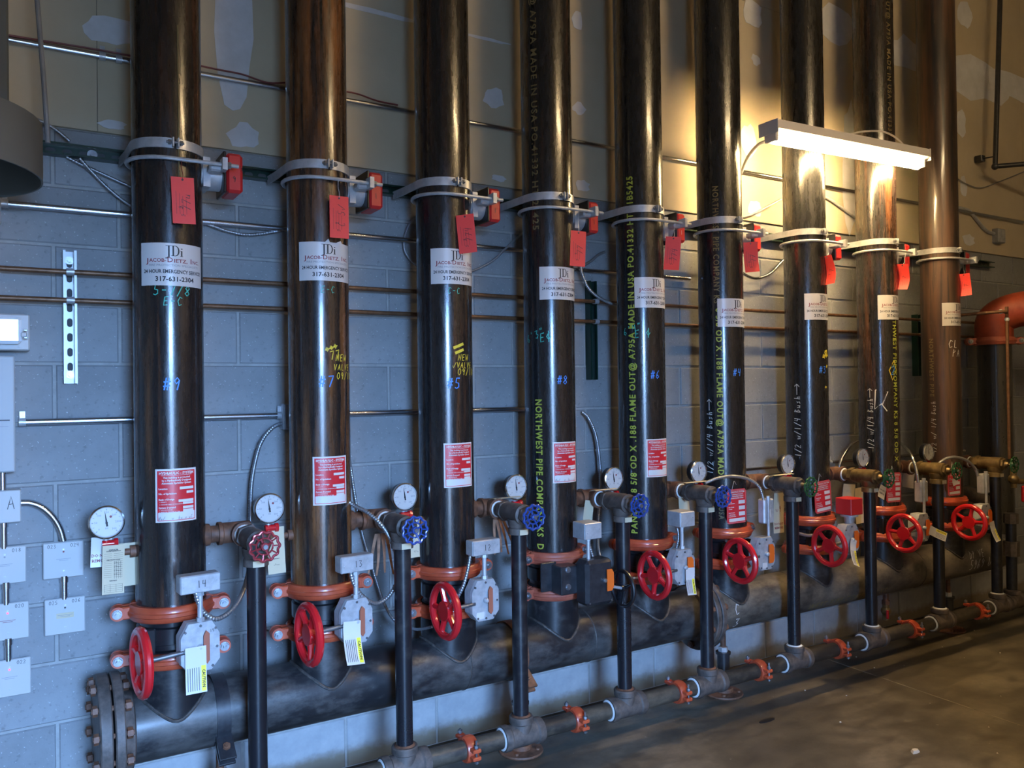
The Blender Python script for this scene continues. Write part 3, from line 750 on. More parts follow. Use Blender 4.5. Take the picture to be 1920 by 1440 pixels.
# caution tags on the gearboxes
def caution(i, dx, dz, w, h, rot, bend, extra):
    t = thing('caution_tag', extra, 'tag', (XI[i]+dx, RY-.258, dz), 'white and yellow caution tags')
    t.rotation_euler = (0, radians(rot), 0)
    m = MB()
    def f(u, v, k=0): return (u, bend*((v/h)**2)-.0006*k-.002, v)
    for q, key, (u0, u1, v0, v1) in ((0, 'bluewhite', (-w/2, w/2, -h, 0)), (1, 'yellow', (w/2-.016, w/2-.002, -h+.004, -h*.42))):
        m.mat(key); vs = []; n = 6
        for k in range(n+1):
            v = v0+(v1-v0)*k/n; vs += [f(u0, v, q), f(u1, v, q)]
        m.add(vs, [(2*k, 2*k+1, 2*k+3, 2*k+2) for k in range(n)], False)
    o = m.build('tag_card', None, t)
    l = MB(); 
    g = glyphs('CAUTION', .012, 1, .0004, 'CENTER', 1)
    l.add([f((w/2-.009)+b, -h*.70-a, 2) for a, b in g[0]], g[1], False)
    for k in range(6):
        uu = w/2-.022-k*.0065
        if uu < -w/2+.004: break
        l.add([f(uu, -h+.008, 2), f(uu-.0016, -h+.008, 2), f(uu-.0016, -h*.45, 2), f(uu, -h*.45, 2)], [(0, 1, 2, 3)], False)
    l.build('printed_text', 'ink', t)
caution(0, .030, .735, .062, .140, 0, -.01, 'white caution tag with yellow band on leftmost valve')
caution(1, .020, .735, .062, .130, 4, -.06, 'curled white caution tag on the valve beside box 13')
caution(4, .040, .725, .052, .115, 4, -.02, 'small white caution tag on the valve of riser #6')
caution(6, .02, .730, .050, .13, 22, -.05, 'slanted white tag behind the red wheel of riser #3')
caution(7, .055, .715, .050, .12, -65, -.03, 'white tag sticking out sideways from the valve of the riser with circled 2')
caution(8, .055, .700, .050, .115, -8, -.03, 'white tag hanging under the orange indicator, rightmost')
t = thing('label_sticker', 'white paper label low on gearbox under box 12', 'label', (XI[2]+.01, RY-.2475, .672))
MB().mat('bluewhite').box((0, 0, 0), (.034, .001, .026)).build('label_sheet', None, t)
t = thing('label_sticker', 'white paper label low on gearbox beside upright box, sixth riser', 'label', (XI[5]+.01, RY-.2475, .672))
MB().mat('bluewhite').box((0, 0, 0), (.034, .001, .026)).build('label_sheet', None, t)

# ================================================================ CLAMPS, U-BOLTS, FLOW SWITCHES, RED TAGS
for i, X in enumerate(XI):
    t = thing('strap_clamp', 'galvanized strap clamp on riser %s' % RN[i], 'clamp', (X, RY, 2.330), 'galvanized strap clamps')
    for sx in (-1, 1):
        r0 = RR+.0008; r1 = RR+.0055; hh = .016; vs = []; fs = []
        P = []
        for k in range(15):
            a = radians(4+sx*2.2) if k == 0 else radians(4)+sx*radians(2+88*k/14)
            P.append(((r0*sin(a), -r0*cos(a)), (r1*sin(a), -r1*cos(a))))
        P.append(((sx*(r0+.004), .12), (sx*(r1+.004), .12))); P.append(((sx*(r0+.012), .212), (sx*(r1+.012), .212)))
        P.insert(0, ((P[0][0][0], P[0][0][1]), (P[0][1][0], P[0][1][1]-.024))) if False else None
        for (a, b) in P:
            vs += [(a[0], a[1], -hh), (b[0], b[1], -hh), (b[0], b[1], hh), (a[0], a[1], hh)]
        for k in range(len(P)-1):
            for q in range(4): fs.append((4*k+q, 4*k+(q+1) % 4, 4*k+4+(q+1) % 4, 4*k+4+q))
        fs += [(0, 1, 2, 3), tuple(4*(len(P)-1)+q for q in (3, 2, 1, 0))]
        m = MB().mat('galv').add(vs, fs)
        a = radians(4+sx*4); m.box((r1*sin(a), -r1*cos(a)-.008, 0), (.005, .022, .030), .001)
        m.build('strap', None, t)
    m = MB().mat('zinc'); m.cyl((-.020, -RR-.014, .0), (.034, -RR-.014, .0), .0042, n=8); m.hexnut((-.010, -RR-.014, 0), 'x', .0095, .008); m.hexnut((.026, -RR-.014, 0), 'x', .0095, .007)
    m.build('clamp_bolt', None, t)
    # vane type flow switch on a U-bolt
    t = thing('flow_switch', 'red box flow switch U-bolted to the riser '+RN[i], 'switch', (X, RY, 2.278), 'red flow switches')
    pts = [(.205, -.122, 0), (.10, -.124, 0)]+[(-.124*sin(radians(a)), -.124*cos(radians(a)), .002*sin(radians(a))) for a in range(0, 181, 12)]+[(.10, .124, 0), (.205, .122, 0)]
    MB().tube(pts, .0068, 10).build('u_bolt', 'galv', t)
    m = MB().mat('alu')
    m.prism([(-.055, -.050), (.055, -.050), (.055, .050), (-.055, .050)], .105, .128, 'yz', (0, 0, -.012))
    m.cyl((.10, 0, -.012), (.168, 0, -.012), .052, .050, 24)
    for sy in (-1, 1): m.prism([(sy*.122-.022, -.020), (sy*.122+.022, -.020), (sy*.122+.022, .020), (sy*.122-.022, .020)], .150, .166, 'yz'); m.box((.140, sy*.085, -.006), (.05, .05, .028), .006)
    m.build('saddle', None, t)
    m = MB().mat('zinc')
    for sy in (-1, 1): m.hexnut((.174, sy*.122, 0), 'x', .0125, .012)
    m.build('nut', None, t)
    MB().mat('black').box((.174, 0, -.006), (.010, .126, .142), .003).build('base_plate', None, t)
    c = MB().mat('redcover'); c.box((.207, 0, -.006), (.056, .120, .136), .010); co = c.build('red_cover', None, t)
    m = MB(); lay(m, strokes('uE 4' if i == 0 else ('6 9' if i != 4 else 'WE 6'), .018, .7, .10, .1), facemap((.207, -.0612, .012))); lay(m, strokes('9' if i == 0 else '1', .020, .7, .10), facemap((.207, -.0612, -.028)))
    m.build('writing', 'ink' if i != 4 else 'whiteink', co)

# red paper tags hanging by a wire from each U-bolt: centre position (x,z), width, height, yaw, tilt
tagspec = [((0.354, -0.395, 2.141), .070, .118, 0, -2, 0), ((0.875, -0.395, 2.139), .070, .118, 0, 0, 0), ((1.387, -0.395, 2.125), .070, .118, 38, -5, 0), ((1.919, -0.395, 2.109), .070, .118, 12, 3, 0),
           ((2.453, -0.390, 2.130), .070, .118, 42, 5, .010), ((2.977, -0.380, 2.153), .068, .115, 38, -4, .012), ((3.557, -0.380, 2.128), .068, .118, 96, -3, .014), ((4.197, -0.380, 2.131), .068, .112, 80, 6, .020), ((4.821, -0.380, 2.120), .066, .105, 66, -4, .016)]
for i, (p, w_, h_, yaw, tilt, bend) in enumerate(tagspec):
    h_ *= 1.27
    t = thing('red_tag', 'red paper tag hanging from the U-bolt of riser '+RN[i], 'tag', p, 'red paper tags')
    t.rotation_euler = (0, radians(tilt), radians(yaw)*-1)
    n = 6; 
    for nm, key, kk in (('tag_card', 'redtag', 0),):
        vs = []; fs = []
        for k in range(n+1):
            v = -h_/2+h_*k/n; y = bend*sin(k/n*pi*1.3)
            for yy in (-.0005, .0005): vs += [(-w_/2, y+yy, v), (w_/2, y+yy, v)]
        for k in range(n):
            a = 4*k; fs += [(a, a+1, a+5, a+4), (a+2, a+6, a+7, a+3), (a, a+4, a+6, a+2), (a+1, a+3, a+7, a+5)]
        fs += [(0, 2, 3, 1), (4*n, 4*n+1, 4*n+3, 4*n+2)]
        MB().mat(key).add(vs, fs, False).build(nm, None, t)
    def f(u, v):
        k = (v+h_/2)/h_; return (u, bend*sin(k*pi*1.3)-.0012, v)
    m = MB().mat('ink')
    g = strokes(['77u', 'JC 5v', '774', '77', '774', '77', '7', '7', '7'][i], .026, .62, .07, .2); m.add([f(b*-1+.010, a-.015) if False else f(-b+.008, a-.005) for a, b in g[0]], g[1], False)
    g = strokes('g 9', .014, .7, .09, .2); m.add([f(-b-.008, a-.035) for a, b in g[0]], g[1], False)
    for q in range(4): m.add([f(-.022+q*.010, -.045), f(-.0212+q*.010, -.045), f(-.0212+q*.010, .030-q*.008), f(-.022+q*.010, .030-q*.008)], [(0, 1, 2, 3)], False)
    m.build('printed_text', None, t)
    MB().mat('ink').cyl((0, f(0, h_/2-.008)[1]-.001, h_/2-.008), (0, f(0, h_/2-.008)[1]+.002, h_/2-.008), .0035, n=10).build('eyelet', None, t)
    MB().mat('cabred' if i in (0, 2) else 'galv').tube(smooth_path([(0, f(0, h_/2-.008)[1]-.001, h_/2-.008), (.003, .004, h_/2+.012), (0, .008, h_/2+.034), (.004, .014, 2.280-p[2])]), .0011, 5).build('tie_wire', None, t)

# ================================================================ TEST / DRAIN VALVES
M['drainsteel'] = scuffed('drain_pipe_steel', (.010, .010, .013), (.07, .062, .055), 51., .62, .78, (.24, .42))
DXS = [.551, 1.065, 1.554, 2.069, 2.544, 3.124, 3.726, 4.339, 4.934]
DY = -.48
wcol = ['redw', 'bluew', 'bluew', 'bluew', 'bluew', 'greenw', 'greenw', 'greenw', 'greenw']
wname = ['worn red', 'blue', 'blue', 'blue', 'blue', 'green', 'green', 'green', 'green']
for i, X in enumerate(XI):
    D = DXS[i]-X; zz = 1.035; im = 'rustiron' if i < 6 else 'goldbrown'; bm_ = 'iron' if i < 6 else 'goldbrown'  # golden-brown on the last valves puts the lamp's warm light into their colour
    t = thing('drain_valve', 'angle drain valve with %s scalloped handwheel by riser %s' % (wname[i], RN[i]), 'valve', (X, RY, zz), 'drain valves')
    m = MB().mat('rustiron'); m.lathe([(.040, .100), (.037, .122), (.034, .124)], 'x', n=20); m.cyl((.10, 0, 0), (.150, 0, 0), .029, n=20); m.build('outlet', None, t)
    m = MB().mat('rustiron'); m.lathe([(.030, .150), (.040, .150), (.040, .162), (.036, .166), (.036, D+.034), (.034, D+.036)], 'x', n=24)
    m.lathe([(.036, -.02), (.036, -.052), (.042, -.056), (.042, -.072), (.030, -.072)], 'y', (D, 0, 0), 24); m.build('tee', None, t)
    MB().mat('teflon').lathe([(.031, -.071), (.034, -.074), (.031, -.078)], 'y', (D, 0, 0), 20).build('thread_tape', None, t)
    m = MB().mat(bm_); m.cyl((D, -.07, 0), (D, -.115, 0), .029, n=20); m.cyl((D, -.112, 0), (D, -.135, 0), .042, n=6)
    m.lathe([(.034, -.130), (.037, -.150), (.038, -.19), (.040, -.225), (.039, -.255), (.040, -.258), (.040, -.268), (.033, -.272)], 'y', (D, 0, 0), 28)
    m.lathe([(.044, -.02), (.040, -.045), (.036, -.052), (.040, -.055), (.040, -.078), (.031, -.080)], 'z', (D, -.225, 0), 24)
    m.cyl((D, -.268, 0), (D, -.285, 0), .034, n=6); m.cyl((D, -.285, 0), (D, -.305, 0), .018, .013, 14); m.cyl((D, -.305, 0), (D, -.345, 0), .006, n=10)
    lay(m, glyphs('200 WOG', .018, 1, .0006), lambda u, v: (D-.0475*cos(v/.0475), -.19+u, .0475*sin(v/.0475)) if False else (D+.047*sin(v/.047)*-1 if False else D-.0470, -.20-u*0, v)) if False else None
    m.build('valve_body', None, t)
    MB().mat('paper').box((D-.002, -.2665, -.067), (.036, .002, .020)).build('size_label', None, t)
    w = MB().mat(wcol[i]); C = Vector((D, -.338, 0)); Rw = .045
    w.tube([C+Vector(((Rw+.0028*cos(11*a))*cos(a), 0, (Rw+.0028*cos(11*a))*sin(a))) for a in [2*pi*k/66 for k in range(66)]], .0042, 8, closed=True)
    w.tube([C+Vector((.026*cos(a), .003, .026*sin(a))) for a in [2*pi*k/24 for k in range(24)]], .0030, 6, closed=True)
    for k in range(11):
        a = 2*pi*k/11; w.tube([C+Vector((.024*cos(a), .003, .024*sin(a))), C+Vector((Rw*cos(a), 0, Rw*sin(a)))], .0026, 6)
    for k in range(4):
        a = 2*pi*k/4+.4; w.tube([C+Vector((.006*cos(a), .004, .006*sin(a))), C+Vector((.026*cos(a), .003, .026*sin(a)))], .0040, 6)
    w.lathe([(.012, -.345), (.014, -.336), (.013, -.330)], 'y', (D, 0, 0), 14); hw = w.build('handwheel', None, t)
    MB().mat('zinc').hexnut((D, -.348, 0), 'y', .008, .007).build('wheel_nut', None, hw)
    # pipe down to the floor main
    tz = .18
    dl = tag(MB().mat('drainsteel').cyl((DXS[i], DY, tz+.050), (DXS[i], DY, zz-.066), .0302, n=32).build('drain_pipe', None), 'thin vertical drain pipe right of riser '+RN[i], 'pipe', 'vertical drain pipes')

# steel for header and floor main
M['headersteel'] = scuffed('header_steel', (.014, .014, .016), (.10, .095, .09), 21., .57, .70, (.30, .55))
M['stubsteel'] = scuffed('stub_steel', (.012, .012, .014), (.10, .09, .085), 25., .59, .74, (.25, .5))
M['header2'] = scuffed('header_steel_dusty', (.025, .023, .021), (.17, .145, .115), 31., .53, .66, (.4, .65))
M['floorsteel'] = scuffed('floor_main_steel', (.022, .019, .016), (.12, .095, .065), 41., .54, .68, (.45, .7))

# ================================================================ HEADER
HZ, HR = .432, .1135
t = thing('header_pipe', 'thick black horizontal header pipe feeding all risers', 'pipe', (0, RY, HZ))
MB().mat('headersteel').lathe([(HR, .14), (HR, 2.70)], 'x', n=64).build('pipe_section', None, t)
MB().mat('header2').lathe([(HR, 2.76), (HR, 5.30)], 'x', n=64).build('pipe_section', None, t)
def saddle(X, n=48):
    P = []
    for k in range(n):
        a = 2*pi*k/n; y = RR*sin(a)*1.0; P.append((X+RR*1.02*cos(a), y*1.02, sqrt(max(0, HR*HR-(y*1.0)**2))+.001))
    return P
for i, X in enumerate(XI):
    vs = []; fs = []; n = 48
    for k in range(n):
        a = 2*pi*k/n; cx, sy = RR*cos(a), RR*sin(a)
        vs += [(X+cx, sy, sqrt(max(0, HR*HR-sy*sy))-.004), (X+cx, sy, ZL-HZ)]
    for k in range(n): j = (k+1) % n; fs.append((2*k, 2*j, 2*j+1, 2*k+1))
    o = MB().mat('stubsteel').add(vs, fs).build('outlet_stub', None, t)
    MB().mat('weld').tube(saddle(X), .0058, 8, closed=True).build('weld_bead', None, t)
for xw in (1.40, 2.01, 3.30, 4.40): MB().mat('weld').lathe([(HR-.002, xw-.006), (HR+.0025, xw), (HR-.002, xw+.006)], 'x', n=48).build('weld_bead', None, t)
# blind flange pair at the left end
def flange(x0, th, R=.186, hub=True, sgn=1, nm='flange'):
    m = MB().mat('iron'); m.lathe([(.02, x0), (R-.004, x0), (R, x0+.004*sgn), (R, x0+(th-.004)*sgn), (R-.004, x0+th*sgn), (HR-.01, x0+th*sgn)], 'x', n=56)
    if hub: m.lathe([(HR+.022, x0+th*sgn), (HR+.012, x0+(th+.03)*sgn), (HR+.001, x0+(th+.035)*sgn)], 'x', n=48, caps=False)
    return m.build(nm, None, t)
flange(.098, .036, hub=False, nm='blind_flange'); flange(.140, .030)
def ring_bolts(xa, xb, n=12, R=.160):
    for k in range(n):
        a = 2*pi*(k+.5)/n; y, z = R*cos(a), R*sin(a); m = MB().mat('rustiron')
        m.cyl((xa-.014, y, z), (xb+.022, y, z), .0085, n=8); m.hexnut((xa-.004, y, z), 'x', .017, .014); m.hexnut((xb+.010, y, z), 'x', .017, .016)
        m.build('flange_bolt', None, t)
ring_bolts(.092, .172)
flange(2.700, .028, .176, True, 1); flange(2.694, .028, .176, True, -1)
ring_bolts(2.664, 2.730, 10, .152)
g1 = lay(MB(), strokes('DP VE', .045, .6, .09, .2), lambda u, v: (4.93+u, -(HR+.001)*cos(v/HR+.35), (HR+.001)*sin(v/HR+.35))).build('chalk_writing', 'chalk', t)
lay(MB(), strokes('5969 U', .06, .55, .08, .1), lambda u, v: (4.97+u, -(HR+.001)*cos(v/HR-.2), (HR+.001)*sin(v/HR-.2))).build('chalk_writing', 'chalk', t)
lay(MB(), strokes('C', .05, .6, .09), lambda u, v: (2.86+u, -(HR+.001)*cos(v/HR+.1), (HR+.001)*sin(v/HR+.1))).build('chalk_writing', 'chalk', t)
lay(MB(), strokes('3', .055, .6, .09), lambda u, v: (2.87+u, -(HR+.001)*cos(v/HR-.55), (HR+.001)*sin(v/HR-.55))).build('chalk_writing', 'chalk', t)
lay(MB(), glyphs('WEST PIPE COMPANY KS', .05, 1.2, .001), lambda u, v: (3.72+u, -(HR+.001)*cos(v/HR-.6), (HR+.001)*sin(v/HR-.6))).build('stencil_text', 'stencilf', t)

# header pipe clamps with their bolted ears and posts
for k, (xc, lab) in enumerate(((.470, 'dark steel pipe clamp with bolted ear on header, left end'), (1.640, 'rusty pipe clamp with bolted ears on the header below riser #8'))):
    t = thing('pipe_clamp', lab, 'clamp', (xc, RY, HZ), 'header pipe clamps')
    mk = 'blacksatin' if k == 0 else 'rustiron'
    m = MB().mat(mk)
    m.lathe([(HR+.0005, -.022), (HR+.007, -.022), (HR+.007, .022), (HR+.0005, .022)], 'x', n=28, a0=-150+3, a1=30+150-3-180+150) if False else m.lathe([(HR+.0005, -.022), (HR+.007, -.022), (HR+.007, .022), (HR+.0005, .022), (HR+.0005, -.022)], 'x', n=40, caps=False)
    a = radians(215); c0 = Vector((0, (HR+.03)*cos(a), (HR+.03)*sin(a)))
    rot = Matrix.Rotation(a, 3, 'X')
    for sg in (-1, 1): m.box(tuple(c0+Vector((0, -sin(a), cos(a)))*.014*sg), (.052, .115, .010), .001, rot)
    m.build('band', None, t)
    m = MB().mat('rustiron'); d = Vector((0, -sin(a), cos(a))); c1 = Vector((0, (HR+.045)*cos(a), (HR+.045)*sin(a)))
    m.cyl(c1-d*.034, c1+d*.030, .007, n=8); m.cyl(c1+d*.018, c1+d*.028, .014, n=6); m.cyl(c1-d*.028, c1-d*.018, .013, n=6); m.build('ear_bolt', None, t)
def post(x, lab, cap=False):
    t = thing('pipe_support', lab, 'support', (x, RY, 0), 'header support posts')
    m = MB().mat('rustiron'); m.lathe([(.0, .0), (.092, .0), (.094, .004), (.092, .010), (.060, .014), (.046, .016), (.044, .034), (.030, .036)], 'z', n=32)
    for k in range(4): a = pi/4+pi*k/2; m.hexnut((.072*cos(a), .072*sin(a), .016), 'z', .009, .009)
    m.build('base_flange', None, t)
    MB().mat('blacksatin').cyl((0, 0, .03), (0, 0, .205), .0302, n=24).lathe([(.031, .195), (.037, .197), (.037, .208), (.02, .210)], 'z', n=24).build('sleeve', None, t)
    MB().mat('galv').cyl((0, 0, .208), (0, 0, .232), .024, n=6).build('adjusting_nut', None, t)
    MB().mat('rustiron').cyl((0, 0, .23), (0, 0, HZ-HR+.002), .0135, n=14).build('threaded_stem', None, t)
post(.477, 'header support post with floor flange, leftmost')
post(1.690, 'header support post with floor flange below riser #8')
post(2.872, 'header support post with black sleeve and pale nut below riser #4')
post(4.800, 'header support post below the rusty riser marked CL')
# little drain valve hanging from the header
t = thing('header_drain_valve', 'small rusty drain fitting hanging below header between thin drain pipes', 'valve', (4.148, RY-.02, .24))
MB().mat('rustiron').cyl((0, 0, .02), (0, 0, .085), .016, n=12).hexnut((0, 0, .03), 'z', .024, .022).build('fitting', None, t)
MB().mat('goldbrown').cyl((0, 0, -.07), (0, 0, .02), .019, n=14).ball((0, 0, -.02), .028).build('valve_body', None, t)
MB().mat('red').box((-.03, -.03, -.03), (.012, .012, .05), .002).build('lever', None, t)

# ================================================================ FLOOR MAIN
FZ, FR = .180, .0345
t = thing('floor_main_pipe', 'horizontal drain main pipe running just above the floor', 'pipe', (0, DY, FZ))
edges = [.05]+[d for d in DXS]+[6.4]
for a, b in zip(edges[:-1], edges[1:]):
    MB().mat('floorsteel').cyl((a+.05, 0, 0), (b-.05, 0, 0), FR, n=32).build('pipe_section', None, t)
for i, d in enumerate(DXS):
    tt = thing('tee_fitting', 'cast iron tee on floor main, by riser '+RN[i], 'fitting', (d, DY, FZ), 'cast tees on the floor main')
    m = MB().mat('iron' if i not in (0, 1, 2) else 'iron')
    m.lathe([(.034, -.088), (.048, -.088), (.050, -.082), (.050, -.062), (.044, -.056), (.045, 0), (.044, .056), (.050, .062), (.050, .082), (.048, .088), (.034, .088)], 'x', n=32)
    m.lathe([(.044, 0), (.041, .045), (.047, .050), (.047, .070), (.044, .074), (.030, .074)], 'z', n=32)
    m.build('tee_body', None, tt)
    MB().mat('teflon').lathe([(FR+.0005, -.092), (.0425, -.089), (FR+.0005, -.086)], 'x', n=24).build('thread_tape', None, tt)
    MB().mat('rustiron' if i < 5 else 'teflon').lathe([(.0308, .073), (.0375, .0745), (.0308, .080)], 'z', n=24).build('collar_ring', None, tt)
CX = [1.321, 1.814, 2.367, 2.871, 3.444, 4.065, 4.712]
between = ['under riser third from left', 'under the black valve riser', 'under the middle riser', 'right of the pale-nut support post', 'below the red cube', 'under the right end of the lamp', 'nearest the right edge']
for k, x in enumerate(CX):
    t = thing('small_coupling', 'small red grooved coupling on floor main '+between[k], 'coupling', (x, DY, FZ), 'small red couplings on the floor main')
    b = FR+.0005
    prof = [(b, -.022), (b+.010, -.022), (b+.014, -.014), (b+.015, 0), (b+.014, .014), (b+.010, .022), (b, .022), (b, -.022)]
    for s in (0, 1):
        m = MB().mat('orange'); m.lathe(prof, 'x', (0, 0, 0), 18, -88+180*s+1, 88+180*s-1)
        sg = 1 if s == 0 else -1
        # halves front and back, bolts vertical on the front and rear
        m.build('housing', None, t)
    for sy, zt in ((-1, 0), (1, 0.012)):
        yb = sy*(FR+.030); m = MB().mat('orange')
        m.box((0, sy*(FR+.022), .014+zt), (.034, .034, .014), .003); m.box((0, sy*(FR+.022), -.014), (.034, .034, .014), .003)
        m.build('ear', None, t)
        m = MB().mat('zinc'); m.cyl((0, yb, -.034), (0, yb, .052), .0042, n=8); m.hexnut((0, yb, .030+zt), 'z', .0095, .010); m.cyl((0, yb, -.030), (0, yb, -.022), .009, n=10); m.build('bolt', None, t)

# ================================================================ GAUGES
for i, X in enumerate(XI):
    gx = -.195
    t = thing('pressure_gauge', 'round white pressure gauge left of riser '+RN[i], 'gauge', (X, RY, 1.111), 'pressure gauges')
    m = MB().mat('black'); m.lathe([(.010, .004), (.046, .004), (.050, 0), (.050, -.026), (.047, -.028)], 'y', (gx, 0, 0), 32); m.build('case', None, t)
    MB().mat('chrome').lathe([(.050, -.024), (.0535, -.026), (.0535, -.033), (.049, -.036), (.0465, -.032)], 'y', (gx, 0, 0), 36, caps=False).build('bezel', None, t)
    fc = MB().mat('gface').lathe([(.0005, -.0300), (.047, -.0298), (.047, -.028)], 'y', (gx, 0, 0), 32).build('dial', None, t)
    m = MB(); f = facemap((gx, -.0306, 0))
    for k in range(13):
        a = radians(225-270*k/12); r0, r1 = .038, .043
        d = Vector((cos(a), sin(a))); q = Vector((-d.y, d.x))*(.0009 if k % 2 else .0014)
        m.add([f(*(d*r0+q)), f(*(d*r0-q)), f(*(d*r1-q)), f(*(d*r1+q))], [(0, 1, 2, 3)], False)
    for k, s in enumerate(('0', '50', '100', '150', '200', '250', '300')):
        a = radians(225-270*k/6); g = glyphs(s, .009, 1, .0002, 'CENTER', 1); m.add([f(u+.031*cos(a), v+.031*sin(a)) for u, v in g[0]], g[1], False)
    g = glyphs('PSI', .007, 1, .0002, 'CENTER', 1); m.add([f(u, v-.020) for u, v in g[0]], g[1], False)
    m.build('dial_print', 'inkgray', fc)
    m = MB(); a = radians(98); d = Vector((cos(a), sin(a))); q = Vector((-d.y, d.x)); f = facemap((gx, -.0314, -.002))
    m.add([f(*(d*.040)), f(*(d*0+q*.0030)), f(*(-d*.012+q*.0030)), f(*(-d*.012-q*.0030)), f(*(d*0-q*.0030))], [(0, 1, 2, 3, 4)], False)
    m.add([f(.004*cos(2*pi*k/10), .004*sin(2*pi*k/10)) for k in range(10)], [tuple(range(10))], False); m.build('needle', 'ink', t)
    m = MB(); m.add([f(.012+.004*cos(2*pi*k/10), .019+.004*sin(2*pi*k/10)) for k in range(10)], [tuple(range(10))], False); m.build('dial_mark', 'inkred', fc)
    MB().mat('galv').cyl((gx, -.012, -.064), (gx, -.012, -.044), .008, n=10).build('stem', None, t)
    m = MB().mat('red'); m.cyl((gx-.012, -.012, -.072), (gx+.022, -.012, -.072), .0115, n=14); m.cyl((gx+.022, -.012, -.072), (gx+.034, -.012, -.072), .016, n=10); m.cyl((gx, -.012, -.090), (gx, -.012, -.06), .010, n=12); m.build('gauge_cock', None, t)
    m = MB().mat('rustiron'); m.tube(smooth_path([(gx, -.012, -.09), (gx+.004, -.008, -.102), (gx+.03, 0, -.106), (-.10, 0, -.106)], 6), .011, 12); m.cyl((-.125, 0, -.106), (-.105, 0, -.106), .020, n=16); m.build('siphon_pipe', None, t)

# paper tags and sheets around the gauges
def card(name, lab, c, w, h, yaw=0, tilt=0, mat='paper', text=None, bend=.004, lying=False, grp=None):
    t = thing(name, lab, 'tag', c, grp); t.rotation_euler = (radians(82) if lying else 0, radians(tilt), radians(yaw))
    vs = []; n = 5; fs = []
    for k in range(n+1):
        v = -h/2+h*k/n; y = bend*sin(pi*k/n)
        for yy in (-.0005, .0005): vs += [(-w/2, y+yy, v), (w/2, y+yy, v)]
    for k in range(n):
        a = 4*k; fs += [(a, a+1, a+5, a+4), (a+2, a+6, a+7, a+3), (a, a+4, a+6, a+2), (a+1, a+3, a+7, a+5)]
    fs += [(0, 2, 3, 1), (4*n, 4*n+1, 4*n+3, 4*n+2)]
    MB().mat(mat).add(vs, fs, False).build('card', None, t)
    def f(u, v): return (u, bend*sin(pi*(v+h/2)/h)-.0012, v)
    if text:
        m = MB()
        for (s, sz, u, v, key) in text:
            m.mat(key); g = glyphs(s, sz, 1, sz*.03, 'CENTER', 1) if not s.startswith('~') else strokes(s[1:], sz, .6, .1)
            m.add([f(a+u, b+v) for a, b in g[0]], g[1], False)
        m.build('printed_text', None, t)
    return t, f
t, f = card('inspection_tag', 'cream inspection tag with printed form under leftmost gauge', (0.149, -0.300, 0.961), .064, .155, 0, 1)
m = MB()
for s, v, sz in (('SPRINKLER', .062, .0055), ('SYSTEM INSPECTION', .058, .0045), ('FIRE INSPECTION', .030, .005), ('REMARKS', -.036, .005)):
    g = glyphs(s, sz, 1, .0002, 'CENTER', 1); m.add([f(a, b+v) for a, b in g[0]], g[1], False)
for k in range(13):
    v = .050-.0062*k; 
    for (u0, u1) in ((-.027, -.005), (.001, .027)): m.add([f(u0, v), f(u1, v), f(u1, v+.0006), f(u0, v+.0006)], [(0, 1, 2, 3)], False)
for k in range(5): m.add([f(-.026, -.048-.006*k), f(.026, -.048-.006*k), f(.026, -.0475-.006*k), f(-.026, -.0475-.006*k)], [(0, 1, 2, 3)], False)
for u in (-.026, -.009, .008, .026): m.add([f(u, -.072), f(u+.0006, -.072), f(u+.0006, -.047), f(u, -.047)], [(0, 1, 2, 3)], False)
for u in (.003, .009, .015, .021): m.add([f(u, -.03), f(u+.0006, -.03), f(u+.0006, .026), f(u, .026)], [(0, 1, 2, 3)], False)
for r_ in range(4): g = strokes('U4uC', .005, .9, .14); m.add([f(a+.013, b+.020-.012*r_) for a, b in g[0]], g[1], False)
m.build('form_lines', 'ink', t)
card('inspection_tag', 'white tag with red letters behind the cream tag, leftmost', (0.118, -0.262, 1.014), .060, .095, 0, 2, 'bluewhite', [('DO NOT', .013, -.002, -.012, 'inkred'), ('REMOVE', .013, -.002, -.028, 'inkred')])
card('inspection_tag', 'blank cream tag edge between gauge tag and riser #9', (0.193, -0.250, 0.963), .05, .14, 0, 0)
card('inspection_tag', 'cream form tag behind the red scalloped handwheel', (0.673, -0.270, 0.958), .062, .165, 0, -2, 'paper', [('NFPA', .006, 0, .05, 'ink'), ('~UECu', .006, .008, .01, 'ink'), ('REMARKS', .005, 0, -.03, 'ink'), ('~w4wu', .007, 0, -.05, 'ink')])
card('inspection_tag', 'cream tag behind the leftmost blue handwheel', (1.205, -0.270, 0.943), .05, .145, 0, 0, 'paper', [('~VE9u', .007, .01, -.05, 'ink')])
card('paper_sheet', 'flat cream card lying left of the black-valve riser', (1.604, -0.300, 1.072), .13, .05, 0, 0, 'paper', lying=True, grp='cards lying by the gauges')
card('paper_sheet', 'flat cream card lying left of the middle riser', (2.064, -0.360, 1.077), .12, .05, 0, 0, 'paper', lying=True, grp='cards lying by the gauges')
card('paper_sheet', 'flat cream card lying left of the sixth riser', (2.551, -0.400, 1.079), .14, .06, 0, 0, 'paper', lying=True, grp='cards lying by the gauges')
card('paper_sheet', 'flat cream card lying left of the lamp-end riser', (3.139, -0.400, 1.075), .14, .05, 0, 0, 'paper', lying=True, grp='cards lying by the gauges')
card('inspection_tag', 'grey-white tag hanging behind upright box, left of riser #6', (2.026, -0.300, 0.973), .05, .11, 0, 8, 'paper', [('~S', .02, 0, .01, 'inkred')])
card('inspection_tag', 'cream tag with red 9 above the valve of riser #6', (2.561, -0.330, 0.969), .065, .13, 0, -4, 'paper', [('~9', .022, 0, .02, 'inkred')])
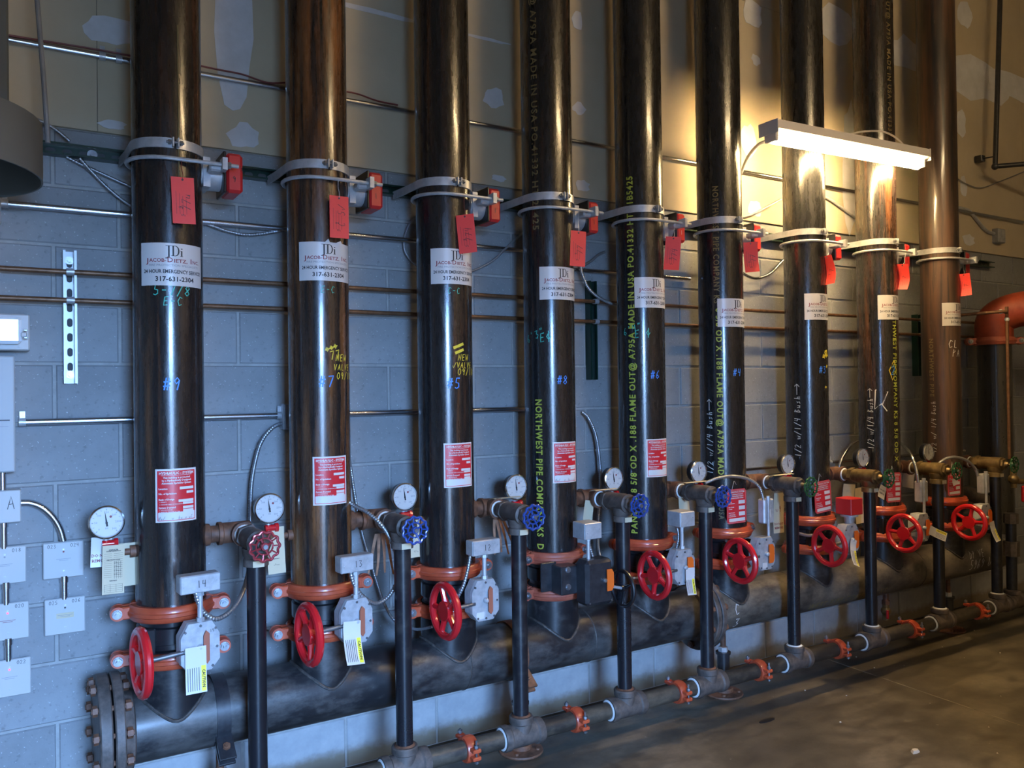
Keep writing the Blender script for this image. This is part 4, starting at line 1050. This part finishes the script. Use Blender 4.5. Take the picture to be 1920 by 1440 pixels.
card('inspection_tag', 'tall cream tag reading DO NOT REMOVE left of riser #3', (3.170, -0.360, 0.879), .075, .20, 0, 2, 'paper', [('~w9', .030, 0, .02, 'inkred'), ('DO NOT', .016, 0, -.055, 'inkred'), ('REMOVE', .016, 0, -.075, 'inkred')])
card('inspection_tag', 'greyish folded tags hanging left of riser with circled 2', (3.828, -0.280, 0.911), .10, .12, 0, 6, 'paper', [('~UVECu', .012, 0, .02, 'inkgray'), ('~wVuE', .012, 0, -.01, 'inkgray')])
card('inspection_tag', 'long tan tag with green edge left of riser with circled 2', (3.920, -0.280, 0.844), .07, .20, 0, -2, 'paper', [('~WEU', .012, 0, .0, 'inkred')])
card('warning_tag', 'small tilted square tag with dark letters by riser with circled 2', (3.983, -0.380, 0.924), .060, .070, 0, 25, 'paper', [('DO NOT', .012, 0, .010, 'ink'), ('REMOVE', .012, 0, -.008, 'ink')])
card('inspection_tag', 'white rag-like tag behind the drain valve of riser with circled 2', (4.409, -0.260, 0.952), .11, .09, 0, 10, 'bluewhite')
card('inspection_tag', 'white scrap tag above the red plate, rightmost', (4.620, -0.420, 0.945), .055, .045, 0, -12, 'bluewhite')
# torn brown straps
for k, (p, n_, lab) in enumerate((((1.058, -0.300, 0.923), 4, 'torn brown tape strands under the drain valve of riser #7'), ((1.569, -0.300, 0.931), 4, 'torn brown tape strips under the drain valve of riser #5'))):
    m = MB().mat('hemp'); random.seed(k+3)
    for j in range(n_):
        x0 = p[0]+(j-1.5)*.012; dx = (j-1.5)*.022+(.02 if k else -.01); L = .13+.04*random.random()
        vs = []; fs = []
        for q in range(7):
            s = q/6; xx = x0+dx*s; zz = p[2]+.06-L*s; wdt = .007*(1-.5*s); y = p[1]-.02*s+.004*sin(q+j)
            vs += [(xx-wdt, y, zz), (xx+wdt, y, zz), (xx+wdt, y+.001, zz), (xx-wdt, y+.001, zz)]
        for q in range(6):
            for r_ in range(4): fs.append((4*q+r_, 4*q+(r_+1) % 4, 4*q+4+(r_+1) % 4, 4*q+4+r_))
        fs += [(0, 1, 2, 3), (27, 26, 25, 24)]
        m.add(vs, fs, False)
    tag(m.build('torn_tape', None), lab, 'tape')

# ================================================================ WALL RUNS
def emt(name, label, z, x0, x1, r, y, mat='emt', cat='conduit', clips=(), grp=None):
    t = thing(name, label, cat, (0, y, z), grp)
    MB().mat(mat).cyl((x0, 0, 0), (x1, 0, 0), r, n=18).build('tube', None, t)
    for c in clips:
        m = MB().mat('galv'); m.lathe([(r+.0004, c-.010), (r+.003, c-.010), (r+.003, c+.010), (r+.0004, c+.010)], 'x', n=18, caps=False); m.box((c, 0, r+.012), (.016, .004, .026)); m.build('clip', None, t)
    return t
top = emt('wall_conduit', 'upper steel conduit with red cable, across the bare drywall', 2.697, -.9, 6.2, .0112, -.032, clips=(.153, .205, 4.45))
P = smooth_path([(x, -.008, .0145+.004*sin(7*x)+(.014 if .35 < x < .7 or .8 < x < 1.1 else 0)) for x in [-.9+.09*k for k in range(25)]], 4)
MB().mat('cabred').tube(P, .0032, 6).build('red_cable', None, top)
emt('wall_conduit', 'middle steel conduit across the upper blocks', 2.152, -.155, 2.10, .0112, -.032, clips=(-.14, 2.06))
emt('wall_conduit', 'lower steel conduit leaving the grey cabinet', 1.430, -.105, 2.02, .0112, -.032, clips=(-.095, .755))
emt('wall_conduit', 'thin low conduit behind the right-hand gauges', 1.065, 3.22, 5.4, .009, -.028, clips=(4.0,))
emt('wall_pipe', 'upper brown copper pipe along the block wall', 1.934, -.9, 5.6, .0088, -.062, 'copper', 'pipe', (), 'brown copper pipes')
emt('wall_pipe', 'lower brown copper pipe along the block wall', 1.838, -.9, 5.6, .0088, -.062, 'copper', 'pipe', (), 'brown copper pipes')
emt('wall_conduit', 'grey conduit pair behind riser #6, upper', 2.085, 2.15, 2.90, .010, -.030)
# horizontal strut channel
t = thing('strut_channel', 'long dark green slotted strut channel under the drywall edge', 'strut', (0, -.0075, 2.353))
x0, x1, a, d = -.85, 5.78, .0206, .041
prof = [(-a, -d), (-a, 0), (a, 0), (a, -d), (a-.007, -d), (a-.007, -d+.006), (a-.0025, -d+.006), (a-.0025, -.0025), (-a+.0025, -.0025), (-a+.0025, -d+.006), (-a+.007, -d+.006), (-a+.007, -d)]
MB().prism([(y-.001, z) for z, y in prof], x0, x1, 'yz').build('channel', 'strut', t)
m = MB().mat('strutdark'); xx = x0+.03
def oval(mb, cx, cz, hw, hh, y0, y1):
    n = 6; P = [(cx-hw+hh*cos(radians(90+180*k/n)) if True else 0, cz+hh*sin(radians(90+180*k/n))) for k in range(n+1)]+[(cx+hw+hh*cos(radians(-90+180*k/n)), cz+hh*sin(radians(-90+180*k/n))) for k in range(n+1)]
    mb.prism(P, y0, y1, 'xz')
while xx < x1: oval(m, xx, 0, .007, .0085, -.0034, -.0042); xx += .0508
m.build('slots', None, t)['kind'] = 'stuff'
MB().mat('zinc').cyl((.12, -.006, 0), (.12, -.012, 0), .016, n=20).hexnut((.12, -.016, 0), 'y', .008, .008).build('anchor_bolt', None, t)
def vstrut(X, z0, z1, mat, lab, y=-.0075, bolts=True):
    t = thing('strut_channel', lab, 'strut', (X, y, 0)); a, d = .0206, .041
    # open face with lips, back plate toward the wall
    MB().prism([(u, v-.001) for u, v in [(-a, -d), (-a, 0), (a, 0), (a, -d), (a-.008, -d), (a-.008, -d+.006), (a-.0025, -d+.006), (a-.0025, -.0025), (-a+.0025, -.0025), (-a+.0025, -d+.006), (-a+.008, -d+.006), (-a+.008, -d)]], z0, z1, 'xy').build('channel', mat, t)
    zz = z1-.04
    while zz > z0+.02:
        m = MB().mat('strutdark'); n = 6; hw, hh = .0065, .0085
        P = [(hh*cos(radians(180*k/n)), zz+hw+hh*sin(radians(180*k/n))) for k in range(n+1)]+[(-hh*cos(radians(180*k/n)), zz-hw-hh*sin(radians(180*k/n))) for k in range(n+1)]
        m.prism(P, -.0036, -.0045, 'xz').build('slot', None, t); zz -= .0508
    if bolts:
        for zb in (z1-.03, z0+.03): MB().mat('zinc').cyl((0, -.005, zb), (0, -.009, zb), .014, n=18).hexnut((0, -.013, zb), 'y', .008, .008).build('anchor_bolt', None, t)
    for zb in (1.934, 1.838):
        if z0 < zb < z1: MB().mat('galv').lathe([(.0092, -.012), (.0115, -.012), (.0115, .012), (.0092, .012)], 'x', (0, -.062, zb), 14, caps=False).box((0, -.048, zb), (.020, .012, .022), .002).build('pipe_clip', None, t)
vstrut(.047, 1.558, 2.010, 'brightzinc', 'vertical galvanized slotted strut left of riser #9')
vstrut(2.258, 1.561, 2.035, 'strut', 'vertical dark green strut between risers #8 and #6', bolts=False)
vstrut(4.876, 1.573, 1.97, 'strut', 'short dark vertical strut left of the rusty riser marked CL', bolts=False)

# wall boxes on the lower conduit
def wbox(name, lab, c, d, mat='galv', cat='box'):
    t = thing(name, lab, cat, (c[0], 0, c[2])); MB().mat(mat).box((0, -d[1]/2-.0066, 0), d, .004).build('box', None, t)
    return t
wbox('outlet_box', 'narrow steel wall box at riser #7 feeding armoured cable', (.787, 0, 1.425), (.052, .05, .10))
wbox('outlet_box', 'narrow steel wall box right of riser #8', (2.118, 0, 1.39), (.052, .05, .11))
t = wbox('outlet_box', 'small dark wall box at right end of bent conduit', (5.861, 0, 2.565), (.10, .05, .10), 'trimgray')
MB().mat('galv').box((0, -.0575, 0), (.09, .002, .09)).box((.0, -.059, .01), (.008, .003, .05)).build('cover', None, t)

# flexible conduits
C = lambda lab, pts, r=.0078, ribbed=True, mat='flex': flex('flexible_conduit', lab, pts, r, mat, ribbed=ribbed, group='flexible conduits')
C('armoured cable arching over the strut, top left', [(-0.118, -0.060, 2.421), (-0.083, -0.060, 2.436), (-0.038, -0.060, 2.434), (0.009, -0.055, 2.412), (0.052, -0.050, 2.379)], .0062)
C('armoured cable below the strut, upper of two left of riser #9', [(0.041, -0.030, 2.331), (0.081, -0.030, 2.313), (0.147, -0.030, 2.288), (0.248, -0.030, 2.250), (0.317, -0.030, 2.233)], .006)
C('armoured cable sloping down behind riser #9', [(0.080, -0.045, 2.328), (0.116, -0.040, 2.288), (0.171, -0.035, 2.234), (0.244, -0.030, 2.183), (0.335, -0.025, 2.159), (0.443, -0.030, 2.155), (0.490, -0.030, 2.146), (0.575, -0.030, 2.124), (0.653, -0.030, 2.119), (0.771, -0.030, 2.146), (0.838, -0.030, 2.177)], .0062)
C('thin armoured cable curving out left of riser #5', [(1.391, -0.030, 2.286), (1.328, -0.030, 2.242), (1.291, -0.030, 2.175), (1.285, -0.030, 2.118), (1.309, -0.030, 2.075), (1.363, -0.030, 2.034)], .0055)
C('armoured cable rising between risers #5 and #8', [(1.541, -0.030, 2.034), (1.615, -0.030, 2.046), (1.711, -0.040, 2.096), (1.806, -0.045, 2.182), (1.896, -0.040, 2.251)], .0055)
C('armoured cable looping down right of riser #8', [(2.096, -0.050, 2.167), (2.165, -0.060, 2.120), (2.178, -0.070, 2.057), (2.210, -0.080, 1.989), (2.285, -0.085, 1.942), (2.377, -0.090, 1.920), (2.519, -0.080, 1.932)], .008)
C('short armoured cable left of riser #6 near the conduit', [(2.186, -0.030, 2.096), (2.250, -0.030, 2.126), (2.305, -0.030, 2.166), (2.347, -0.030, 2.184)], .007)
C('conduit loop sagging between risers #4 and #3', [(3.220, -0.050, 2.168), (3.269, -0.060, 2.129), (3.364, -0.060, 2.112), (3.490, -0.050, 2.150), (3.613, -0.040, 2.235), (3.750, -0.040, 2.297)], .0085, False, 'emt')
C('conduit rising toward the lamp, left of riser #3', [(3.267, -0.030, 2.442), (3.371, -0.030, 2.470), (3.500, -0.030, 2.528), (3.656, -0.030, 2.602)], .006, False, 'galv')
C('conduit sloping down between riser #3 and circled 2', [(3.957, -0.030, 2.636), (4.034, -0.030, 2.626), (4.151, -0.030, 2.584), (4.301, -0.030, 2.531)], .0085, False, 'galv')
C('bent grey conduit from rusty riser to the end wall box', [(5.268, -0.030, 2.711), (5.426, -0.030, 2.717), (5.522, -0.030, 2.701), (5.626, -0.030, 2.638), (5.718, -0.030, 2.590), (5.813, -0.030, 2.580)], .012, False, 'galv')
C('armoured cable from wall box down to junction box 14', [(0.765, -0.045, 1.401), (0.718, -0.060, 1.383), (0.671, -0.070, 1.324), (0.640, -0.080, 1.213), (0.628, -0.090, 1.096), (0.618, -0.120, 0.963), (0.581, -0.250, 0.894), (0.535, -0.360, 0.848), (0.486, -0.430, 0.813), (0.431, -0.470, 0.800), (0.392, -0.480, 0.825), (0.371, -0.485, 0.866), (0.364, -0.485, 0.901)], .0085)
C('armoured cable looping round drain pipe to junction box 13', [(0.904, -0.300, 1.136), (0.942, -0.330, 1.101), (0.976, -0.380, 1.077), (1.016, -0.430, 1.025), (1.052, -0.440, 0.946), (1.068, -0.430, 0.856), (1.040, -0.440, 0.794), (0.977, -0.460, 0.767), (0.918, -0.480, 0.801), (0.880, -0.488, 0.854), (0.867, -0.488, 0.905)], .0078)
C('armoured cable hanging down right of riser #7', [(1.002, -0.030, 1.378), (1.034, -0.030, 1.248), (1.053, -0.030, 1.118), (1.076, -0.040, 0.966), (1.111, -0.080, 0.796), (1.135, -0.140, 0.667), (1.170, -0.180, 0.601), (1.218, -0.250, 0.585), (1.254, -0.330, 0.609)], .0062)
C('armoured cable below junction box 12', [(1.343, -0.475, 0.899), (1.333, -0.475, 0.850), (1.317, -0.470, 0.792), (1.300, -0.450, 0.740), (1.295, -0.400, 0.690)], .0072)
C('armoured cable from wall box down past junction box', [(2.185, -0.045, 1.406), (2.208, -0.060, 1.381), (2.243, -0.070, 1.299), (2.256, -0.080, 1.184), (2.252, -0.090, 1.059), (2.214, -0.120, 0.890), (2.169, -0.180, 0.780), (2.174, -0.220, 0.708), (2.234, -0.240, 0.648), (2.263, -0.300, 0.649)], .0078)
C('short armoured cable under the box on riser #8', [(1.899, -0.455, 0.909), (1.911, -0.460, 0.864), (1.927, -0.460, 0.818)], .007)
C('armoured cable under the box on riser #6', [(2.398, -0.455, 0.893), (2.399, -0.460, 0.846), (2.391, -0.440, 0.772), (2.381, -0.400, 0.707), (2.337, -0.360, 0.669), (2.238, -0.330, 0.667)], .0072)
C('armoured cable arching over the drain valve to riser #4 box', [(2.605, -0.420, 1.074), (2.663, -0.440, 1.094), (2.756, -0.450, 1.099), (2.851, -0.460, 1.078), (2.903, -0.475, 1.038), (2.920, -0.484, 0.977)], .0078)
C('white conduit loop behind riser with circled 2', [(4.036, -0.060, 0.976), (4.047, -0.060, 1.054), (4.113, -0.060, 1.129), (4.225, -0.060, 1.188), (4.403, -0.080, 1.214), (4.358, -0.250, 1.166), (4.186, -0.420, 1.125), (4.155, -0.470, 1.047), (4.151, -0.484, 0.971)], .0085, False, 'emt')
C('armoured cable arching to the rightmost upright box', [(4.468, -0.400, 1.047), (4.516, -0.420, 1.080), (4.579, -0.440, 1.090), (4.665, -0.460, 1.068), (4.726, -0.475, 1.018), (4.742, -0.484, 0.971)], .009)
C('short ribbed cable behind the red wheel below the red cube', [(3.286, -0.380, 0.768), (3.359, -0.380, 0.749), (3.421, -0.380, 0.746)], .008)

# ================================================================ FLUORESCENT LAMPS
def lamp(lab, loc, rotz, tilt, key, g=None):
    t = thing('fluorescent_lamp', lab, 'lamp', loc); t.rotation_euler = (0, tilt, rotz)
    L = 1.24
    MB().mat('lamp_white').prism([(-.052, .0), (.052, .0), (.060, -.045), (.030, -.060), (-.030, -.060), (-.060, -.045)], -L/2, L/2, 'yz').build('housing', None, t)
    for sx in (-1, 1):
        MB().mat('lamp_white').box((sx*(L/2+.002), 0, -.032), (.005, .122, .066), .002).box((sx*(L/2-.018), 0, -.075), (.020, .075, .045), .004).build('end_cap', None, t)
    MB().cyl((-L/2+.028, 0, -.084), (L/2-.028, 0, -.084), .0205, n=20).build('tube', key, t)
    return t
M['tube'] = plain('lit_tube', (.9, .88, .8), .4, emit=(1, .69, .31), es=TUBE_STRENGTH)
M['tube2'] = plain('lit_tube_far', (.9, .88, .8), .4, emit=(1, .72, .38), es=TUBE2_STRENGTH)
A_, B_ = Vector((3.043, -0.460, 2.729)), Vector((4.240, -0.460, 2.758))
mid = (A_+B_)/2
lamp('lit white fluorescent lamp hung across the risers, upper right', (mid.x, mid.y, mid.z+.075), 0, -atan2(B_.z-A_.z, B_.x-A_.x), 'tube')
lamp('second lit fluorescent lamp hanging in the room behind the photographer', (3.1, -3.1, 3.7), 0, 0, 'tube2')
C('thin conduit curving from lamp end down behind riser #4', [(3.085, -0.400, 2.736), (3.091, -0.340, 2.737), (3.139, -0.240, 2.726), (3.197, -0.150, 2.709), (3.252, -0.060, 2.661)], .0085, False, 'galv')
C('pale cord arching above the lamp', [(3.607, -0.450, 2.814), (3.696, -0.440, 2.855), (3.824, -0.430, 2.889), (3.964, -0.430, 2.908), (4.083, -0.430, 2.893), (4.150, -0.440, 2.846), (4.172, -0.450, 2.799)], .005, False, 'lamp_white')

# ================================================================ LEFT EDGE
t = thing('alarm_cabinet', 'tall grey-white alarm cabinet at the left edge', 'cabinet', (-.28, 0, 1.46))
MB().mat('panel').box((0, -.055, 0), (.33, .10, .375), .003).build('cabinet_body', None, t)
MB().mat('panel').box((0, -.107, 0), (.322, .004, .367), .001).build('door', None, t)
rect2(MB(), facemap((.12, -.1095, -.02)), -.035, .030, -.002, .002).build('printed_line', 'ink', t)
rect2(MB(), facemap((.12, -.1095, -.04)), -.035, .026, -.001, .001).build('printed_line', 'inkgray', t)
t = thing('strobe_light', 'bright clear-covered strobe unit above grey cabinet', 'strobe', (-.155, 0, 1.725))
MB().mat('white').box((0, -.045, 0), (.165, .085, .118), .004).build('back_box', None, t)
MB().mat('lens').box((-.01, -.105, .004), (.14, .04, .088), .010).build('clear_cover', None, t)
m = MB().mat('chrome'); m.box((-.03, -.127, .006), (.05, .006, .045), .004); m.cyl((-.03, -.128, .0), (-.03, -.134, .0), .013, n=16); m.build('reflector', None, t)
m = MB().mat('white'); m.box((.066, -.115, -.010), (.018, .02, .016), .003); m.cyl((.055, -.088, -.046), (.055, -.094, -.046), .005, n=10); m.cyl((.055, -.088, .046), (.055, -.094, .046), .005, n=10); m.build('latch', None, t)
MB().mat('black').box((.071, -.127, .004), (.010, .004, .006), .001).box((.071, -.127, -.020), (.010, .004, .006), .001).build('hook', None, t)
t = thing('cover_box', 'white square wall box with handwritten A', 'box', (-.148, 0, 1.157))
MB().mat('white').box((0, -.030, 0), (.094, .05, .106), .003).build('box', None, t)
lay(MB(), strokes('A', .042, .6, .05), facemap((.022, -.0555, .012))).build('written_letter', 'ink', t)
pl = [(-.160, .957, ('', '018'), 'top of left column of white module plates', 'inkgray'), (-.155, .740+.0, ('', '020'), 'middle of left column of white module plates, red light', 'led'), (-.150, .588, ('', '022'), 'bottom of left column of white module plates', 'led'),
      (.020, .967, ('023', '024'), 'white module plate numbered 023 and 024', 'inkred'), (.024, .782, ('025', '026'), 'white module plate numbered 025 and 026 with paper label', 'ink')]
pz = [(-0.149, -0.040, 0.963)[2], (-0.148, -0.040, 0.779)[2], (-0.146, -0.040, 0.594)[2], (0.019, -0.040, 0.962)[2], (0.024, -0.040, 0.773)[2]]
PX = [-.148, -.141, -.137, .021, .024]
for k, (px_, zz_, nums, lab, dot) in enumerate(pl):
    t = thing('module_plate', lab, 'plate', (PX[k], 0, pz[k]), 'white module cover plates')
    MB().mat('galv').box((0, -.020, 0), (.095, .026, .095), .003).build('back_box', None, t)
    MB().mat('white').box((0, -.036, 0), (.121, .006, .121), .0028).build('cover_plate', None, t)
    for q, s in enumerate(nums):
        if s: lay(MB(), strokes(s, .012, .62, .11), facemap((-.034 if q == 0 else .034, -.0396, .048))).build('written_number', 'ink', t)
    MB().mat(dot).cyl((0, -.0385, .028), (0, -.0405, .028), .003, n=10).build('indicator_light', None, t)
    for zz2 in (.036, -.036): MB().mat('galv').cyl((0, -.0385, zz2), (0, -.0402, zz2), .0033, n=8).build('screw', None, t)
    if k == 4: MB().mat('yellow' if False else 'paper').box((0, -.0394, .002), (.052, .0008, .018)).build('paper_label', None, t)
    for vv, ww in ((.004, .022), (-.001, .014)): rect2(MB(), facemap((0, -.0402, vv)), -ww, ww, -.0007, .0007).build('printed_line', 'inkgray' if k != 1 else 'inkred', t)
for k, (xa, za, zb, lab) in enumerate(((-.150, pz[0]+.055, 1.110, 'short conduit between box A and top left module plate'), (-.145, pz[1]+.055, pz[0]-.055, 'short conduit between upper left module plates'), (-.140, pz[2]+.055, pz[1]-.055, 'short conduit above bottom left module plate'),
                                   (.022, pz[4]+.055, pz[3]-.055, 'short conduit between plates 023 and 025'), (-.152, 1.20, 1.285, 'short conduit between cabinet and box A'))):
    tag(MB().mat('emt').cyl((xa, -.030, za), (xa, -.030, zb), .0108, n=16).cyl((xa, -.030, zb-.022), (xa, -.030, zb), .0135, n=12).build('conduit_stub', None), lab, 'conduit', 'short conduits between the wall boxes')
flex('curved_conduit', 'curved steel conduit from box A to plate 023', [(-0.103, -0.032, 1.164), (-0.073, -0.032, 1.161), (-0.039, -0.032, 1.142), (-0.008, -0.032, 1.106), (0.012, -0.032, 1.064), (0.023, -0.032, 1.014)], .0108, 'emt', ribbed=False)
t = thing('wall_bracket', 'grey plate end of conduit fitting at upper left edge', 'bracket', (-.195, 0, 2.14))
MB().mat('galv').box((0, -.035, 0), (.09, .056, .11), .004).build('box', None, t)
# duct shroud and rod
sc = (-.375, -.47, 2.13)
t = thing('duct_shroud', 'olive sheet metal round shroud hanging at upper left', 'duct', sc)
MB().mat('duct').lathe([(.33, .0), (.335, .0), (.335, .16), (.33, .16), (.33, .0)], 'z', n=48, caps=False).build('ring', None, t)
MB().mat('duct').lathe([(.335, .155), (.12, .20)], 'z', n=48, caps=False).build('hood_top', None, t)
MB().mat('duct').box((.0, .335, .82), (.50, .24, 1.3), .004).build('duct_riser', None, t)
MB().mat('duct').box((.10, .05, .10), (.015, .35, .12), .002).build('inner_baffle', None, t)
tag(MB().mat('trimgray').tube([(-0.052, -0.260, 2.817), (-0.047, -0.260, 2.752), (-0.031, -0.260, 2.504), (-0.021, -0.260, 2.308)], .0075, 10).build('hanger_rod', None), 'thin grey hanger rod slanting down to olive shroud', 'rod')

# ================================================================ RIGHT EDGE
t = thing('large_riser', 'dark riser pipe topped by orange-red elbow at right edge', 'pipe', (5.36, -.26, 0))
M['riser10'] = steel_pipe('riser_steel_10', .3, 77.)
MB().mat('riser10').lathe([(.100, .55), (.100, 1.90)], 'z', n=48).build('pipe', None, t)
el = MB().mat('orangedark'); n = 14; pts = [(0, 0, 1.78), (0, 0, 1.86)]+[(0, -.20+.20*cos(radians(90*k/n)), 1.90+.20*sin(radians(90*k/n))) for k in range(n+1)]+[(0, -.26, 2.10)]
pts = [(0, 0, 1.79), (0, 0, 1.88)]+[(.10-.10*cos(radians(90*k/n)), -.19+.19*cos(radians(90*k/n)), 1.90+.10*sin(radians(90*k/n))) for k in range(n+1)]
el.tube(pts, .112, 32); elo = el.build('elbow', None, t)
MB().mat('orangedark').tube([(.10, -.19, 2.0), (.12, -.24, 2.0)], .130, 32).build('elbow_rim', None, t)
MB().mat('riser10').tube([(.11, -.22, 2.0), (.55, -1.6, 2.0)], .100, 32).build('branch_pipe', None, t)
coupling('pipe_coupling', 'dull red coupling under the elbow at right edge', (5.36, -.26, 1.795), .100, mat='orangedirty', rotz=radians(-40))
t = thing('thin_pipe', 'thin brown pipe with small elbow standing before orange elbow', 'pipe', (0, 0, 0))
a1 = (4.609, -0.340, 1.928); a2 = (5.117, -0.460, 1.959)
MB().mat('copper').tube(smooth_path([(4.93, -.16, a2[2]-.012), (a2[0]-.06, a2[1], a2[2]), (a2[0]-.01, a2[1], a2[2]), (a2[0]+.012, a2[1], a2[2]-.008), (a2[0]+.018, a2[1], a2[2]-.04), (a2[0]+.018, a2[1], 1.05)], 6), .0095, 12).build('tube', None, t)
for q in ((a2[0]-.05, a2[1], a2[2]), (a2[0]+.018, a2[1], a2[2]-.045)): MB().mat('teflon').ball(q, .0145, 12).build('fitting_ring', None, t)
t = thing('dark_drop_pipe', 'thin black pipe dropping from above with elbow, upper right', 'pipe', (0, 0, 0))
b1 = (5.717, -0.160, 4.385); b2 = (5.598, -0.160, 2.997); b3 = (5.792, -0.300, 3.003)
MB().mat('blacksatin').tube([b1, (b2[0]+.0, b2[1], b2[2])], .0165, 12).ball(b2, .024, 12).tube([b2, (b2[0]+.6, b2[1]-.6, b2[2]+.012)], .0165, 12).build('tube', None, t)
c1 = (5.600, -0.160, 3.066); c2 = (5.617, -0.050, 3.078)
MB().mat('blacksatin').tube([c1, c2], .005, 8).box((c2[0], -.048, c2[2]), (.05, .05, .045), .004).build('wall_clip', None, t)
C('thin dark cable draped low, far right', [(5.381, -0.030, 2.912), (5.496, -0.030, 2.890), (5.660, -0.030, 2.887), (5.902, -0.030, 2.961), (6.267, -0.030, 3.085)], .004, False, 'trimgray')
# small fittings to the right of the last drain valve
t = thing('trim_valve', 'small bronze trim valve with red lever at the far right edge', 'valve', (5.10, -.50, .93))
MB().mat('goldbrown').cyl((0, 0, -.05), (0, 0, .10), .018, n=14).ball((0, 0, 0), .032).cyl((0, 0, -.01), (.10, -.02, -.02), .016, n=12).build('valve_body', None, t)
MB().mat('red').box((.09, -.03, -.09), (.10, .02, .10), .006).build('red_handle', None, t)
t = thing('side_elbow', 'dark iron elbow with pale ring behind rightmost drain pipe', 'fitting', (5.02, -.34, .78))
MB().mat('iron').tube(smooth_path([(-.14, .06, .05), (-.05, .04, .05), (.03, .0, .01), (.05, -.02, -.07)], 6), .045, 16).build('elbow_body', None, t)
MB().mat('galv').lathe([(.046, -.09), (.050, -.09), (.050, -.075), (.046, -.075)], 'z', (.05, -.02, 0), 20, caps=False).build('ring', None, t)
t = thing('small_drain_stack', 'dark stacked fittings on thin pipe, far right edge', 'pipe', (5.10, DY, 0))
MB().mat('blacksatin').cyl((0, 0, .22), (0, 0, .68), .0302, n=20).build('tube', None, t)
MB().mat('iron').cyl((0, 0, .46), (0, 0, .55), .045, n=8).build('union', None, t)
MB().mat('iron').cyl((0, 0, .66), (0, 0, .72), .042, n=8).build('union', None, t)
tt = thing('tee_fitting', 'cast iron tee at the far right end of the floor main', 'fitting', (5.10, DY, FZ), 'cast tees on the floor main')
MB().mat('iron').lathe([(.034, -.068), (.048, -.068), (.050, -.05), (.044, -.04), (.044, .056), (.050, .062), (.050, .082), (.034, .088)], 'x', n=28).lathe([(.044, 0), (.041, .045), (.047, .050), (.047, .070), (.030, .074)], 'z', n=28).build('tee_body', None, tt)

# ================================================================ FLOOR BITS
random.seed(5)
peb = []
spots = [(3.05, -1.15, .028, 'pale stone chip on open floor, largest, lower right')]
for (x, y, s, lab) in spots:
    P = [(x+s*cos(a)*random.uniform(.7, 1.1), y+s*.6*sin(a)*random.uniform(.7, 1.1)) for a in [2*pi*k/7 for k in range(7)]]
    tag(MB().mat('stone').prism(P, 0, .010, 'xy', inset=.35).build('stone_chip', None), lab, 'debris')
m = MB().mat('stone')
for k in range(60):
    x = random.uniform(1.2, 5.6); y = random.uniform(-1.9, -.12); s = random.uniform(.002, .006)
    m.prism([(x+s*cos(a), y+s*sin(a)) for a in (0, 1.3, 2.6, 4, 5.2)], 0, s*.8, 'xy', inset=.3)
o = m.build('grit', None); tag(o, 'tiny pale grit scattered over the concrete floor', 'grit'); o['kind'] = 'stuff'
tag(MB().mat('teflon').tube([(1.518, -0.500, 0.150)[:2]+(.012,), ((1.620, -0.500, 0.128)[0], -.52, .012), ((1.642, -0.520, 0.134)[0], -.53, .006)], .0022, 6).build('plastic_strip', None), 'thin white plastic strip on floor below the tee of riser #5', 'strip')
P = [(2.79+.05*cos(a), -.60+.014*sin(a)) for a in [2*pi*k/9 for k in range(9)]]
tag(MB().mat('black').prism(P, 0, .004, 'xy').build('black_scrap', None), 'thin black scrap lying on floor right of the support flange', 'debris')
